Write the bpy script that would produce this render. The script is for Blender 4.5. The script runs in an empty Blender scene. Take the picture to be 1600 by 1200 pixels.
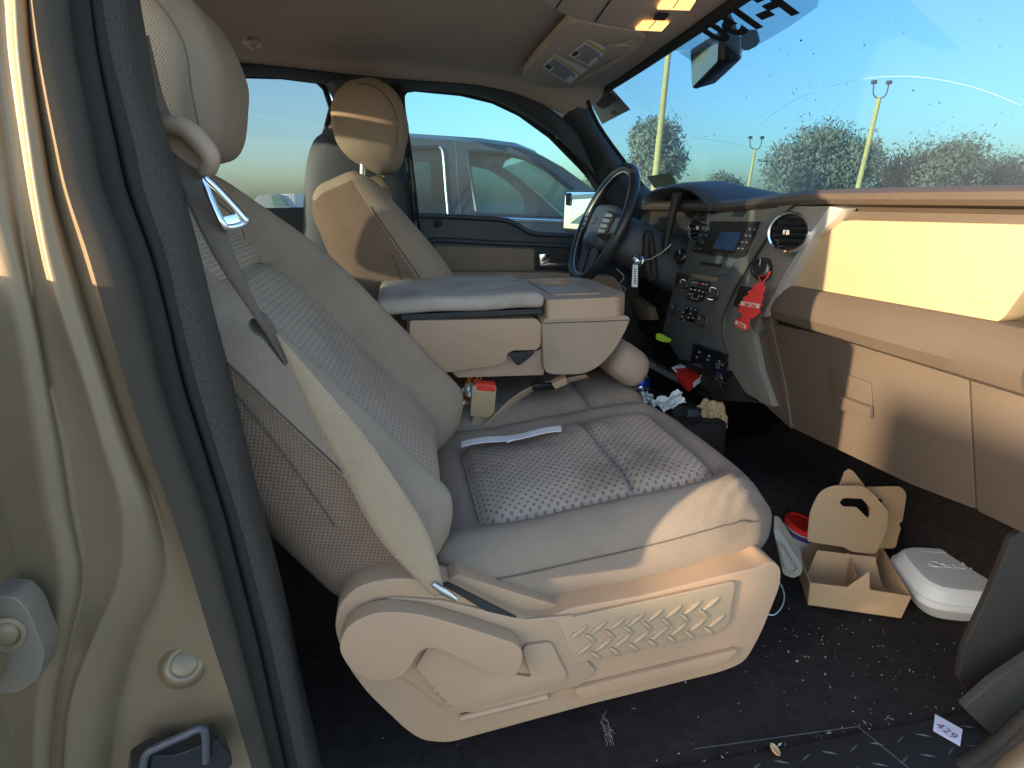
import bpy, bmesh, math, random
from mathutils import Vector, Matrix, noise
R = math.radians
random.seed(7)
SC = bpy.context.scene
COL = SC.collection

# ------------------------------------------------------------------ camera, sky, sun, exposure
CAM = Vector((0.0, -1.515, 1.45)); FPX = 950.0
_yaw, _pit, _rol = 0.1801, 0.2919, -0.0124
FW = Vector((math.sin(_yaw)*math.cos(_pit), math.cos(_yaw)*math.cos(_pit), -math.sin(_pit)))
_r0 = FW.cross(Vector((0, 0, 1))).normalized(); _u0 = _r0.cross(FW)
RT = _r0*math.cos(_rol) + _u0*math.sin(_rol); UP = _u0*math.cos(_rol) - _r0*math.sin(_rol)
cd = bpy.data.cameras.new('camera'); cam = bpy.data.objects.new('camera', cd); COL.objects.link(cam)
cd.sensor_width = 36.0; cd.lens = 36.0*FPX/1600.0; cd.clip_start = 0.05; cd.clip_end = 3000
cam.matrix_world = Matrix(((RT.x, UP.x, -FW.x, CAM.x), (RT.y, UP.y, -FW.y, CAM.y), (RT.z, UP.z, -FW.z, CAM.z), (0, 0, 0, 1)))
SC.camera = cam
SC.render.resolution_x = 1024; SC.render.resolution_y = 768

SUN_DIR = Vector((2.35, 1.0, -0.41)).normalized()          # the way the light travels
el = math.asin(-SUN_DIR.z); az = math.atan2(-SUN_DIR.x, -SUN_DIR.y)
W = bpy.data.worlds.new('World'); SC.world = W; W.use_nodes = True
wn = W.node_tree.nodes; bg = wn['Background']
sky = wn.new('ShaderNodeTexSky'); sky.sky_type = 'NISHITA'; sky.sun_disc = False
sky.sun_elevation = el; sky.sun_rotation = az; sky.air_density = 1.0; sky.dust_density = 1.6; sky.ozone_density = 2.2
W.node_tree.links.new(sky.outputs[0], bg.inputs[0]); bg.inputs[1].default_value = 0.15
sd = bpy.data.lights.new('sun', 'SUN'); sun = bpy.data.objects.new('sun', sd); COL.objects.link(sun)
sd.energy = 2.5; sd.angle = R(0.5); sd.color = (1.0, 0.80, 0.52)
sun.rotation_euler = SUN_DIR.to_track_quat('-Z', 'Y').to_euler()
sun.location = (-6, -4, 5)
VS = SC.view_settings
VS.view_transform = 'Standard'; VS.look = 'None'; VS.exposure = 2.4; VS.gamma = 1.0; VS.use_curve_mapping = False

# ------------------------------------------------------------------ helpers
def at(px, py, **k):
    """point of the photograph on a real plane x=, y= or z= (vehicle frame: x forward, y left, z up)"""
    d = FW + RT*((px-800)/FPX) - UP*((py-600)/FPX)
    a, v = list(k.items())[0]; i = 'xyz'.index(a)
    return CAM + d*((v-CAM[i])/d[i])
def poly(pts, **k): return [at(p[0], p[1], **k) for p in pts]

def thing(name, label, cat, loc=(0, 0, 0), group=None):
    o = bpy.data.objects.new(name, None); COL.objects.link(o); o.location = loc
    o.empty_display_size = .05
    o['label'] = label; o['category'] = cat
    if group: o['group'] = group
    return o
def link(name, me, m=None, parent=None, smooth=False):
    o = bpy.data.objects.new(name, me); COL.objects.link(o)
    if m is not None:
        for mm in (m if isinstance(m, (list, tuple)) else [m]): me.materials.append(mm)
    if smooth:
        for p in me.polygons: p.use_smooth = True
    if parent is not None:
        o.parent = parent
        if parent.parent is None: o.matrix_parent_inverse = Matrix.Translation(-Vector(parent.location))
    return o
def tag(o, label, cat, group=None):
    o['label'] = label; o['category'] = cat
    if group: o['group'] = group
    return o
def meshof(bm, autosmooth=None):
    me = bpy.data.meshes.new('m'); bm.normal_update()
    if autosmooth is not None:
        for f in bm.faces: f.smooth = True
        for e in bm.edges:
            if len(e.link_faces) == 2 and e.calc_face_angle(0) > autosmooth: e.smooth = False
    bm.to_mesh(me); bm.free(); return me
def obj(name, bm, m, parent=None, ang=None):
    return link(name, meshof(bm, ang), m, parent)

def basis(n):
    n = Vector(n).normalized(); a = Vector((0, 0, 1)) if abs(n.z) < .9 else Vector((1, 0, 0))
    u = n.cross(a).normalized(); return u, n.cross(u), n
def add_box(bm, lo, hi, bev=0, seg=2, M=None):
    b = bmesh.new()
    bmesh.ops.create_cube(b, size=1)
    lo, hi = Vector(lo), Vector(hi); c = (lo+hi)/2; s = hi-lo
    for v in b.verts: v.co = Vector((v.co.x*s.x, v.co.y*s.y, v.co.z*s.z)) + c
    if bev: bmesh.ops.bevel(b, geom=b.edges[:], offset=bev, segments=seg, affect='EDGES', profile=.5)
    if M is not None: bmesh.ops.transform(b, matrix=M, verts=b.verts)
    merge(bm, b)
def merge(bm, b):
    me = bpy.data.meshes.new('tmp'); b.to_mesh(me); b.free(); bm.from_mesh(me); bpy.data.meshes.remove(me)
def prism(pts, ext, bev=0, seg=3, bm=None, holes=()):
    """closed outline (3D points, one plane) pushed along ext; outline may have holes"""
    b = bmesh.new(); ext = Vector(ext)
    if holes:
        es = []
        for lp in [pts]+list(holes):
            vs = [b.verts.new(p) for p in lp]
            es += [b.edges.new((vs[i], vs[(i+1) % len(vs)])) for i in range(len(vs))]
        bmesh.ops.triangle_fill(b, use_beauty=True, use_dissolve=False, edges=es)
    else:
        b.faces.new([b.verts.new(p) for p in pts])
    faces = b.faces[:]
    b.normal_update()
    r = bmesh.ops.extrude_face_region(b, geom=faces)
    vs = [g for g in r['geom'] if isinstance(g, bmesh.types.BMVert)]
    bmesh.ops.translate(b, vec=ext, verts=vs)
    bmesh.ops.recalc_face_normals(b, faces=b.faces)
    if bev:
        ed = [e for e in b.edges if len(e.link_faces) == 2 and e.calc_face_angle(0) > .3]
        bmesh.ops.bevel(b, geom=ed, offset=bev, segments=seg, affect='EDGES', profile=.5, clamp_overlap=True)
    if bm is None: return b
    merge(bm, b); return bm
def smoothloop(pts, n=4, closed=True):
    """Catmull-Rom through points"""
    P = [Vector(p) for p in pts]; out = []; N = len(P)
    rng = range(N) if closed else range(N-1)
    for i in rng:
        if closed: a, b, c, d = P[(i-1) % N], P[i], P[(i+1) % N], P[(i+2) % N]
        else: a, b, c, d = P[max(i-1, 0)], P[i], P[i+1], P[min(i+2, N-1)]
        for k in range(n):
            t = k/n
            out.append(.5*((2*b)+(c-a)*t+(2*a-5*b+4*c-d)*t*t+(-a+3*b-3*c+d)*t**3))
    if not closed: out.append(P[-1])
    return out
def roundpoly(pts, r, n=4):
    """round the corners of a 3D polygon"""
    P = [Vector(p) for p in pts]; N = len(P); out = []
    for i in range(N):
        a, b, c = P[i-1], P[i], P[(i+1) % N]
        u, v = (a-b), (c-b); rr = min(r, u.length*.45, v.length*.45)
        p0 = b+u.normalized()*rr; p1 = b+v.normalized()*rr
        for k in range(n+1):
            t = k/n; out.append(p0*(1-t)**2 + b*2*t*(1-t) + p1*t*t)
    return out
def tube(bm, pts, r, n=8, closed=False, cap=True):
    P = [Vector(p) for p in pts]; N = len(P); rings = []
    rad = r if callable(r) else (lambda i: r)
    prev = None
    for i in range(N):
        if closed: t = (P[(i+1) % N]-P[i-1])
        else: t = P[min(i+1, N-1)]-P[max(i-1, 0)]
        t.normalize()
        if prev is None: u = basis(t)[0]
        else:
            u = prev - t*prev.dot(t)
            u = u.normalized() if u.length > 1e-6 else basis(t)[0]
        prev = u; w = t.cross(u)
        rings.append([bm.verts.new(P[i]+(u*math.cos(2*math.pi*k/n)+w*math.sin(2*math.pi*k/n))*rad(i)) for k in range(n)])
    for i in range(N if closed else N-1):
        A, B = rings[i], rings[(i+1) % N]
        for k in range(n): bm.faces.new((A[k], A[(k+1) % n], B[(k+1) % n], B[k]))
    if cap and not closed:
        bm.faces.new(rings[0][::-1]); bm.faces.new(rings[-1])
    return bm
def lathe(bm, prof, c=(0, 0, 0), axis=(0, 0, 1), n=24):
    """prof: list of (radius, height) about axis through c"""
    u, v, w = basis(axis); c = Vector(c); rings = []
    for r, h in prof:
        if r < 1e-6: rings.append([bm.verts.new(c+w*h)])
        else: rings.append([bm.verts.new(c+w*h+(u*math.cos(2*math.pi*k/n)+v*math.sin(2*math.pi*k/n))*r) for k in range(n)])
    for A, B in zip(rings, rings[1:]):
        for k in range(n):
            a = A[k % len(A)]; a2 = A[(k+1) % len(A)]; b = B[k % len(B)]; b2 = B[(k+1) % len(B)]
            f = [x for i, x in enumerate((a, a2, b2, b)) if x not in (a, a2, b2, b)[:i]]
            if len(f) > 2: bm.faces.new(f)
    bmesh.ops.recalc_face_normals(bm, faces=bm.faces)
    return bm
def loft(sections, closed=True, caps=True):
    b = bmesh.new(); rs = [[b.verts.new(p) for p in s] for s in sections]; n = len(rs[0])
    for A, B in zip(rs, rs[1:]):
        for k in range(n if closed else n-1): b.faces.new((A[k], A[(k+1) % n], B[(k+1) % n], B[k]))
    if caps and closed: b.faces.new(rs[0][::-1]); b.faces.new(rs[-1])
    bmesh.ops.recalc_face_normals(b, faces=b.faces)
    return b
def sheet(rows, thick=0, nrm=None):
    """grid of points, optionally given thickness along nrm"""
    b = loft(rows, closed=False)
    if thick:
        r = bmesh.ops.extrude_face_region(b, geom=b.faces[:])
        vs = [g for g in r['geom'] if isinstance(g, bmesh.types.BMVert)]
        bmesh.ops.translate(b, vec=Vector(nrm)*thick, verts=vs)
        bmesh.ops.recalc_face_normals(b, faces=b.faces)
    return b
def pad(half, r, cell, deform, matfn=None):
    """rounded box made of small cells, bent by deform(p); metric UVs kept from the flat box"""
    H = Vector(half); me = bpy.data.meshes.new('pad'); V = []; Fc = []; UV = []; key = {}; MI = []
    def lin(h):
        n = max(2, int(round(2*h/cell))); return [-h+2*h*i/n for i in range(n+1)]
    for ax in range(3):
        a1, a2 = [(1, 2), (0, 2), (0, 1)][ax]
        L1, L2 = lin(H[a1]), lin(H[a2])
        for s in (-1, 1):
            idx = {}
            for i, x in enumerate(L1):
                for j, y in enumerate(L2):
                    p = Vector((0, 0, 0)); p[ax] = s*H[ax]; p[a1] = x; p[a2] = y
                    k = (round(p.x, 5), round(p.y, 5), round(p.z, 5))
                    if k not in key: key[k] = len(V); V.append(p.copy())
                    idx[i, j] = key[k]
            for i in range(len(L1)-1):
                for j in range(len(L2)-1):
                    q = [idx[i, j], idx[i+1, j], idx[i+1, j+1], idx[i, j+1]]
                    flip = (s > 0) if ax == 1 else (s < 0)
                    if flip: q = q[::-1]
                    Fc.append(q)
                    c = (V[q[0]]+V[q[2]])/2
                    nn = Vector((0, 0, 0)); nn[ax] = s
                    MI.append(matfn(c, nn) if matfn else 0)
                    for t in q: UV.append((V[t][a1], V[t][a2]))
    out = []
    for p in V:
        q = Vector([max(-(H[i]-r[i]), min(H[i]-r[i], p[i])) for i in range(3)])
        d = p-q; e = Vector([d[i]/r[i] for i in range(3)]); L = e.length
        if L > 1e-6: q = q + Vector([r[i]*e[i]/L for i in range(3)])
        out.append(deform(q))
    me.from_pydata(out, [], Fc)
    uv = me.uv_layers.new(name='UVMap'); uv.data.foreach_set('uv', [c for t in UV for c in t])
    me.polygons.foreach_set('material_index', MI)
    me.polygons.foreach_set('use_smooth', [True]*len(Fc))
    return me
def gauss(x, s): return math.exp(-(x/s)**2)
def sstep(a, b, x):
    t = max(0, min(1, (x-a)/(b-a))); return t*t*(3-2*t)

# ------------------------------------------------------------------ materials
MT = {}
def N_(nt, t, **k):
    n = nt.nodes.new(t)
    for a, v in k.items():
        try: setattr(n, a, v)
        except Exception: pass
    return n
def mat(name, col, rough=.5, metal=0, nz=None, bump=0, bscale=200, var=.12, vscale=6, spec=.5, emit=None, es=0, coat=0, sheen=0, bdist=.002):
    """plain surface: base colour broken up by large soft noise, fine relief by small noise"""
    if name in MT: return MT[name]
    m = bpy.data.materials.new(name); m.use_nodes = True; nt = m.node_tree; L = nt.links
    p = nt.nodes['Principled BSDF']; MT[name] = m
    p.inputs['Roughness'].default_value = rough; p.inputs['Metallic'].default_value = metal
    p.inputs['Specular IOR Level'].default_value = spec
    if coat: p.inputs['Coat Weight'].default_value = coat; p.inputs['Coat Roughness'].default_value = .08
    if sheen: p.inputs['Sheen Weight'].default_value = sheen
    if emit: p.inputs['Emission Color'].default_value = (*emit, 1); p.inputs['Emission Strength'].default_value = es
    tc = N_(nt, 'ShaderNodeTexCoord')
    n1 = N_(nt, 'ShaderNodeTexNoise'); n1.inputs['Scale'].default_value = vscale; n1.inputs['Detail'].default_value = 6
    L.new(tc.outputs['Object'], n1.inputs['Vector'])
    mx = N_(nt, 'ShaderNodeMix', data_type='RGBA')
    a = [max(0, c*(1-var)) for c in col]; b = [min(1, c*(1+var)) for c in col]
    mx.inputs[6].default_value = (*a, 1); mx.inputs[7].default_value = (*b, 1)
    L.new(n1.outputs[0], mx.inputs[0]); L.new(mx.outputs[2], p.inputs['Base Color'])
    rm = N_(nt, 'ShaderNodeMapRange'); rm.inputs[3].default_value = max(.02, rough-.08); rm.inputs[4].default_value = min(1, rough+.08)
    L.new(n1.outputs[0], rm.inputs[0]); L.new(rm.outputs[0], p.inputs['Roughness'])
    if bump:
        n2 = N_(nt, 'ShaderNodeTexNoise'); n2.inputs['Scale'].default_value = bscale; n2.inputs['Detail'].default_value = 3
        L.new(tc.outputs['Object'], n2.inputs['Vector'])
        bp = N_(nt, 'ShaderNodeBump'); bp.inputs['Strength'].default_value = bump; bp.inputs['Distance'].default_value = bdist
        L.new(n2.outputs[0], bp.inputs['Height']); L.new(bp.outputs[0], p.inputs['Normal'])
    return m
def fabric(name, col, dark, su, sv, lo=.1, hi=.6, bump=.6, stain=0, rough=.9, bdist=.0015, ribs=0):
    """woven cloth: staggered flecks on the metric UVs, soft stains, thread relief"""
    if name in MT: return MT[name]
    m = bpy.data.materials.new(name); m.use_nodes = True; nt = m.node_tree; L = nt.links; MT[name] = m
    p = nt.nodes['Principled BSDF']; p.inputs['Roughness'].default_value = rough
    p.inputs['Specular IOR Level'].default_value = .15; p.inputs['Sheen Weight'].default_value = .06
    uv = N_(nt, 'ShaderNodeUVMap'); sp = N_(nt, 'ShaderNodeSeparateXYZ'); L.new(uv.outputs[0], sp.inputs[0])
    def wave(sock, period):
        a = N_(nt, 'ShaderNodeMath', operation='MULTIPLY'); a.inputs[1].default_value = 2*math.pi/period; L.new(sock, a.inputs[0])
        s = N_(nt, 'ShaderNodeMath', operation='SINE'); L.new(a.outputs[0], s.inputs[0]); return s.outputs[0]
    wu, wv = wave(sp.outputs[0], su), wave(sp.outputs[1], sv)
    pr = N_(nt, 'ShaderNodeMath', operation='MULTIPLY'); L.new(wu, pr.inputs[0]); L.new(wv, pr.inputs[1])
    mr = N_(nt, 'ShaderNodeMapRange', interpolation_type='SMOOTHSTEP'); mr.inputs[1].default_value = lo; mr.inputs[2].default_value = hi
    L.new(pr.outputs[0], mr.inputs[0])
    mx = N_(nt, 'ShaderNodeMix', data_type='RGBA'); mx.inputs[6].default_value = (*col, 1); mx.inputs[7].default_value = (*dark, 1)
    L.new(mr.outputs[0], mx.inputs[0])
    tc = N_(nt, 'ShaderNodeTexCoord'); n1 = N_(nt, 'ShaderNodeTexNoise'); n1.inputs['Scale'].default_value = 5; n1.inputs['Detail'].default_value = 7
    n1.inputs['Roughness'].default_value = .62
    L.new(tc.outputs['Object'], n1.inputs['Vector'])
    r2 = N_(nt, 'ShaderNodeMapRange', interpolation_type='SMOOTHSTEP'); r2.inputs[1].default_value = .42; r2.inputs[2].default_value = .72
    r2.inputs[3].default_value = 1.06; r2.inputs[4].default_value = 1.0-stain
    L.new(n1.outputs[0], r2.inputs[0])
    ml = N_(nt, 'ShaderNodeMix', data_type='RGBA', blend_type='MULTIPLY'); ml.inputs[0].default_value = 1
    L.new(mx.outputs[2], ml.inputs[6]); L.new(r2.outputs[0], ml.inputs[7]); L.new(ml.outputs[2], p.inputs['Base Color'])
    n3 = N_(nt, 'ShaderNodeTexNoise'); n3.inputs['Scale'].default_value = 500; L.new(tc.outputs['Object'], n3.inputs['Vector'])
    ad = N_(nt, 'ShaderNodeMath', operation='MULTIPLY_ADD'); ad.inputs[1].default_value = -1.0; L.new(mr.outputs[0], ad.inputs[0]); L.new(n3.outputs[0], ad.inputs[2])
    bp = N_(nt, 'ShaderNodeBump'); bp.inputs['Strength'].default_value = bump; bp.inputs['Distance'].default_value = bdist
    L.new(ad.outputs[0], bp.inputs['Height']); L.new(bp.outputs[0], p.inputs['Normal'])
    return m
def glassmat(name, tint, dust=(.0,), dcol=(.8, .8, .78), refl=.06, specks=0, sscale=60):
    """thin window glass: tinted see-through, weak mirror, film of dust, dark specks of dirt"""
    if name in MT: return MT[name]
    m = bpy.data.materials.new(name); m.use_nodes = True; nt = m.node_tree; L = nt.links; MT[name] = m
    nt.nodes.remove(nt.nodes['Principled BSDF']); out = nt.nodes['Material Output']
    tr = N_(nt, 'ShaderNodeBsdfTransparent'); tr.inputs[0].default_value = (*tint, 1)
    gl = N_(nt, 'ShaderNodeBsdfGlossy'); gl.inputs[1].default_value = .02
    fc_ = N_(nt, 'ShaderNodeLayerWeight'); fc_.inputs[0].default_value = .5
    pw_ = N_(nt, 'ShaderNodeMath', operation='POWER'); pw_.inputs[1].default_value = 4; L.new(fc_.outputs['Facing'], pw_.inputs[0])
    lw = N_(nt, 'ShaderNodeMath', operation='MULTIPLY_ADD'); lw.inputs[1].default_value = .6; lw.inputs[2].default_value = refl*.6; L.new(pw_.outputs[0], lw.inputs[0])
    m1 = N_(nt, 'ShaderNodeMixShader'); L.new(lw.outputs[0], m1.inputs[0]); L.new(tr.outputs[0], m1.inputs[1]); L.new(gl.outputs[0], m1.inputs[2])
    df = N_(nt, 'ShaderNodeBsdfTranslucent'); df.inputs[0].default_value = (*dcol, 1)
    d2 = N_(nt, 'ShaderNodeBsdfDiffuse'); d2.inputs[0].default_value = (*dcol, 1)
    md = N_(nt, 'ShaderNodeMixShader'); md.inputs[0].default_value = .5; L.new(df.outputs[0], md.inputs[1]); L.new(d2.outputs[0], md.inputs[2])
    tc = N_(nt, 'ShaderNodeTexCoord'); n1 = N_(nt, 'ShaderNodeTexNoise'); n1.inputs['Scale'].default_value = 3; n1.inputs['Detail'].default_value = 8
    L.new(tc.outputs['Object'], n1.inputs['Vector'])
    mr = N_(nt, 'ShaderNodeMapRange'); mr.inputs[1].default_value = .3; mr.inputs[2].default_value = .75; mr.inputs[3].default_value = dust[0]; mr.inputs[4].default_value = dust[-1]
    L.new(n1.outputs[0], mr.inputs[0])
    m2 = N_(nt, 'ShaderNodeMixShader'); L.new(mr.outputs[0], m2.inputs[0]); L.new(m1.outputs[0], m2.inputs[1]); L.new(md.outputs[0], m2.inputs[2])
    last = m2
    if specks:
        vo = N_(nt, 'ShaderNodeTexVoronoi'); vo.inputs['Scale'].default_value = sscale; L.new(tc.outputs['Object'], vo.inputs['Vector'])
        n4 = N_(nt, 'ShaderNodeTexNoise'); n4.inputs['Scale'].default_value = 2.2; n4.inputs['Detail'].default_value = 3; L.new(tc.outputs['Object'], n4.inputs['Vector'])
        th = N_(nt, 'ShaderNodeMapRange'); th.inputs[1].default_value = .45; th.inputs[2].default_value = .7; th.inputs[3].default_value = .0; th.inputs[4].default_value = specks
        L.new(n4.outputs[0], th.inputs[0])
        sz = N_(nt, 'ShaderNodeSeparateXYZ'); L.new(vo.outputs['Color'], sz.inputs[0])
        pw = N_(nt, 'ShaderNodeMath', operation='POWER'); pw.inputs[1].default_value = 3; L.new(sz.outputs[0], pw.inputs[0])
        tm = N_(nt, 'ShaderNodeMath', operation='MULTIPLY'); L.new(th.outputs[0], tm.inputs[0]); L.new(pw.outputs[0], tm.inputs[1])
        lt = N_(nt, 'ShaderNodeMath', operation='LESS_THAN'); L.new(vo.outputs['Distance'], lt.inputs[0]); L.new(tm.outputs[0], lt.inputs[1])
        sc = N_(nt, 'ShaderNodeMath', operation='MULTIPLY'); sc.inputs[1].default_value = .75; L.new(lt.outputs[0], sc.inputs[0])
        dk = N_(nt, 'ShaderNodeBsdfDiffuse'); dk.inputs[0].default_value = (.05, .06, .06, 1)
        m3 = N_(nt, 'ShaderNodeMixShader'); L.new(sc.outputs[0], m3.inputs[0]); L.new(m2.outputs[0], m3.inputs[1]); L.new(dk.outputs[0], m3.inputs[2]); last = m3
    L.new(last.outputs[0], out.inputs[0]); return m
def clearplastic(name, tint=(.9, .93, .95)):
    if name in MT: return MT[name]
    m = bpy.data.materials.new(name); m.use_nodes = True; nt = m.node_tree; L = nt.links; MT[name] = m
    nt.nodes.remove(nt.nodes['Principled BSDF']); out = nt.nodes['Material Output']
    tr = N_(nt, 'ShaderNodeBsdfTransparent'); tr.inputs[0].default_value = (*tint, 1)
    gl = N_(nt, 'ShaderNodeBsdfGlossy'); gl.inputs[1].default_value = .08
    fr = N_(nt, 'ShaderNodeFresnel'); fr.inputs[0].default_value = 1.5
    ad = N_(nt, 'ShaderNodeMath', operation='ADD'); ad.inputs[1].default_value = .12; L.new(fr.outputs[0], ad.inputs[0])
    m1 = N_(nt, 'ShaderNodeMixShader'); L.new(ad.outputs[0], m1.inputs[0]); L.new(tr.outputs[0], m1.inputs[1]); L.new(gl.outputs[0], m1.inputs[2])
    L.new(m1.outputs[0], out.inputs[0]); return m
TAN = (.42, .325, .245); BEI = (.40, .31, .235)
M_tan = mat('tan_plastic', (.42, .272, .172), .5, bump=.35, bscale=700, var=.08, bdist=.0008)
M_tan2 = mat('tan_plastic_worn', (.42, .285, .195), .55, bump=.3, bscale=500, var=.22, vscale=9, bdist=.0008)
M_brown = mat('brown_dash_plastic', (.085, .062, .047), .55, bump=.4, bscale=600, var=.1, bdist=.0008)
M_black = mat('black_plastic', (.030, .026, .024), .5, spec=.25, bump=.3, bscale=500, var=.2, bdist=.0008)
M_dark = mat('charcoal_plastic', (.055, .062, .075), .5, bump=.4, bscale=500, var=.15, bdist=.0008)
M_glossb = mat('gloss_black', (.012, .013, .016), .18, var=.1)
M_rubber = mat('black_rubber', (.030, .025, .021), .68, spec=.2, bump=.3, bscale=900, var=.25, bdist=.0005)
M_carpet = mat('black_carpet', (.042, .034, .033), .95, bump=1.0, bscale=420, var=.55, vscale=40, spec=.1, bdist=.006)
M_paint = mat('champagne_paint', (.25, .18, .112), .48, metal=.4, bump=.15, bscale=900, var=.1, coat=.08, bdist=.0006)
M_slate = mat('slate_stack_plastic', (.095, .102, .115), .45, bump=.2, bscale=600, var=.1, bdist=.0006)
M_bronze = mat('bronze_dash_trim', (.20, .19, .17), .42, metal=.1, var=.08, bump=.1, bscale=900, bdist=.0004)
M_silver = mat('silver_trim', (.62, .62, .62), .35, metal=.6, var=.05)
M_chrome = mat('chrome', (.8, .82, .84), .07, metal=1, var=.02)
M_head = mat('headliner_cloth', (.58, .48, .40), .95, bump=.8, bscale=900, var=.08, spec=.1, bdist=.0012)
M_headtrim = mat('headliner_plastic', (.58, .47, .38), .6, bump=.3, bscale=700, var=.08, bdist=.0006)
M_leather = mat('black_leather', (.028, .027, .028), .36, bump=.35, bscale=500, var=.2, bdist=.0006)
M_white = mat('white_paper', (.90, .90, .90), .85, var=.04, bump=.3, bscale=60, bdist=.002)
M_foam = mat('white_foam', (.86, .87, .87), .5, var=.03, bump=.25, bscale=300, bdist=.0006)
M_card = mat('kraft_cardboard', (.56, .36, .20), .85, var=.08, vscale=12, bump=.3, bscale=350, bdist=.0006)
M_kraft = mat('kraft_paper', (.58, .38, .21), .85, var=.15, vscale=20, bump=.6, bscale=90, bdist=.004)
M_red = mat('red_print', (.62, .025, .02), .4, var=.06)
M_redcard = mat('red_card', (.75, .05, .04), .6, var=.08)
M_ink = mat('black_ink', (.02, .02, .022), .6, var=.05)
M_steel = mat('steel', (.55, .56, .57), .25, metal=1, var=.06)
M_stitch = mat('dark_stitching', (.11, .085, .07), .9, var=.1)
F_cush = fabric('seat_weave_soiled_shaded', (.285, .222, .172), (.21, .162, .125), .0055, .0045, -.1, .5, .6, stain=.25)  # soiling, plus shade painted into the base; same cloth as the backrest
F_bolster = fabric('seat_weave', (.40, .30, .22), (.305, .228, .165), .0055, .0045, -.1, .5, .6, stain=.14)  # lighter copy of the cushion cloth, light painted in for the dimmer backrest
F_insert = fabric('seat_insert_knit', (.46, .35, .265), (.275, .205, .152), .0165, .020, .36, .66, .8, stain=.18, bdist=.0025)
F_insertd = fabric('seat_insert_knit_soiled', (.46, .36, .28), (.265, .20, .155), .0165, .020, .36, .66, .8, stain=.5, bdist=.0025)
F_rib = fabric('seat_ribbed_cloth', (.47, .36, .27), (.35, .265, .195), .30, .0075, -.9, .9, .5, stain=.1)
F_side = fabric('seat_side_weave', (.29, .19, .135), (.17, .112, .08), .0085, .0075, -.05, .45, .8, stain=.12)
F_worn = fabric('armrest_cloth_soiled', (.52, .44, .37), (.38, .32, .265), .006, .005, -.1, .5, .5, stain=.42)
F_belt = fabric('belt_webbing', (.40, .295, .20), (.31, .225, .15), .006, .004, -.2, .6, .5, stain=.08)
F_beltd = fabric('belt_webbing_brown', (.17, .125, .095), (.115, .085, .065), .006, .004, -.2, .6, .5, stain=.08)
G_wind = glassmat('windshield_glass', (.16, .305, .405), (.07, .15), specks=.30, sscale=55)
G_side = glassmat('side_glass', (.26, .46, .54), (.03, .08), specks=.12, sscale=70)
G_priv = glassmat('privacy_glass', (.245, .31, .355), (.06, .14), specks=.12, sscale=70)

# ================================================================== THE SETTING: lot
def ground():
    b = bmesh.new(); s = 1500
    b.faces.new([b.verts.new(p) for p in ((-s, -s, 0), (s, -s, 0), (s, s, 0), (-s, s, 0))])
    m = mat('pale_gravel_lot', (.36, .32, .26), .95, var=.3, vscale=.8, bump=.8, bscale=40, bdist=.02)
    o = obj('ground', b, m); o['kind'] = 'structure'
ground()

# ================================================================== THE TRUCK CAB
truck = thing('pickup_truck', 'champagne pickup cab seen through its open passenger doorway, dark carpet and beige headliner', 'truck', (0, 0, 0.0))

def floor_z(x, y):
    hump = .16*sstep(.34, .16, abs(y))*(1 if x > -.2 else .6)
    toe = .42*sstep(1.12, 1.50, x)
    return .55+hump+toe+.006*noise.noise(Vector((x*4, y*4, 0)))+.004*noise.noise(Vector((x*14, y*14, 3)))
rows = []
for i in range(116):
    x = -1.3+2.8*i/115
    rows.append([Vector((x, -.80+1.6*j/64, floor_z(x, -.80+1.6*j/64))) for j in range(65)])
link('floor_carpet', meshof(sheet(rows)), M_carpet, truck, True)

# sill step plate with raised treads
b = bmesh.new(); add_box(b, (-.55, -.945, .50), (1.12, -.797, .558), .006)
sill = obj('sill_plate', b, M_black, truck, .6)
b = bmesh.new(); add_box(b, (-1.3, -.80, .42), (1.4, -.78, .545)); obj('rocker_panel', b, M_black, truck); b = bmesh.new(); add_box(b, (-1.3, .78, .42), (1.4, .80, .62)); obj('rocker_panel', b, M_black, truck)
k = 0
for i in range(17):
    for j in range(3):
        x = .30+i*.045+.02*(j % 2); y = -.825-.036*j
        b = bmesh.new(); s = 1 if (i+j) % 2 else -1
        tube(b, [(x-.013, y-.006*s, .5572), (x, y, .5584), (x+.013, y+.006*s, .5572)], lambda q: (.0006, .0020, .0006)[q], 6)
        obj('tread', b, M_dark, sill, 1)
b = bmesh.new(); tube(b, [at(1085, 1150+20, z=.562), at(1340, 1135, z=.562), at(1420, 1200, z=.5585)], .0008, 5); obj('tread_border', b, M_dark, sill)
# fluted carpet edge strip
# kick panel and lower front door frame at the right
b = prism(roundpoly([at(p[0], p[1], y=-.80) for p in ((1583, 838), (1548, 925), (1508, 1010), (1498, 1060), (1530, 1110), (1600, 1080), (1800, 950), (1800, 760), (1660, 800))], .01), (0, .012, 0), .004)
obj('kick_panel', b, M_black, truck, .5)
b = prism(roundpoly([at(p[0], p[1], y=-.845) for p in ((1507, 1107), (1552, 1066), (1600, 1034), (1760, 930), (1760, 1010), (1600, 1112), (1553, 1152))], .008), (0, .015, 0), .005)
obj('sill_end_trim', b, mat('grey_sill_trim', (.05, .046, .043), .55, spec=.25, bump=.4, bscale=500, var=.15, bdist=.0008), truck, .5)
for k_, (oy, rr_) in enumerate(((0, .013), (22, .011))):
    b = bmesh.new(); tube(b, smoothloop([at(p[0], p[1]+oy, y=-.885-.012*k_) for p in ((1440, 1240), (1500, 1200), (1556, 1164), (1600, 1124), (1690, 1040), (1760, 960))], 6, False), rr_, 12)
    obj('weather_seal', b, M_rubber, truck, 1)
b = bmesh.new()
tube(b, smoothloop([at(p[0], p[1], y=-.925) for p in ((1540, 1262), (1590, 1212), (1640, 1170), (1720, 1090))], 6, False), .03, 12)
obj('door_frame_flange', b, M_paint, truck, 1)

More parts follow.
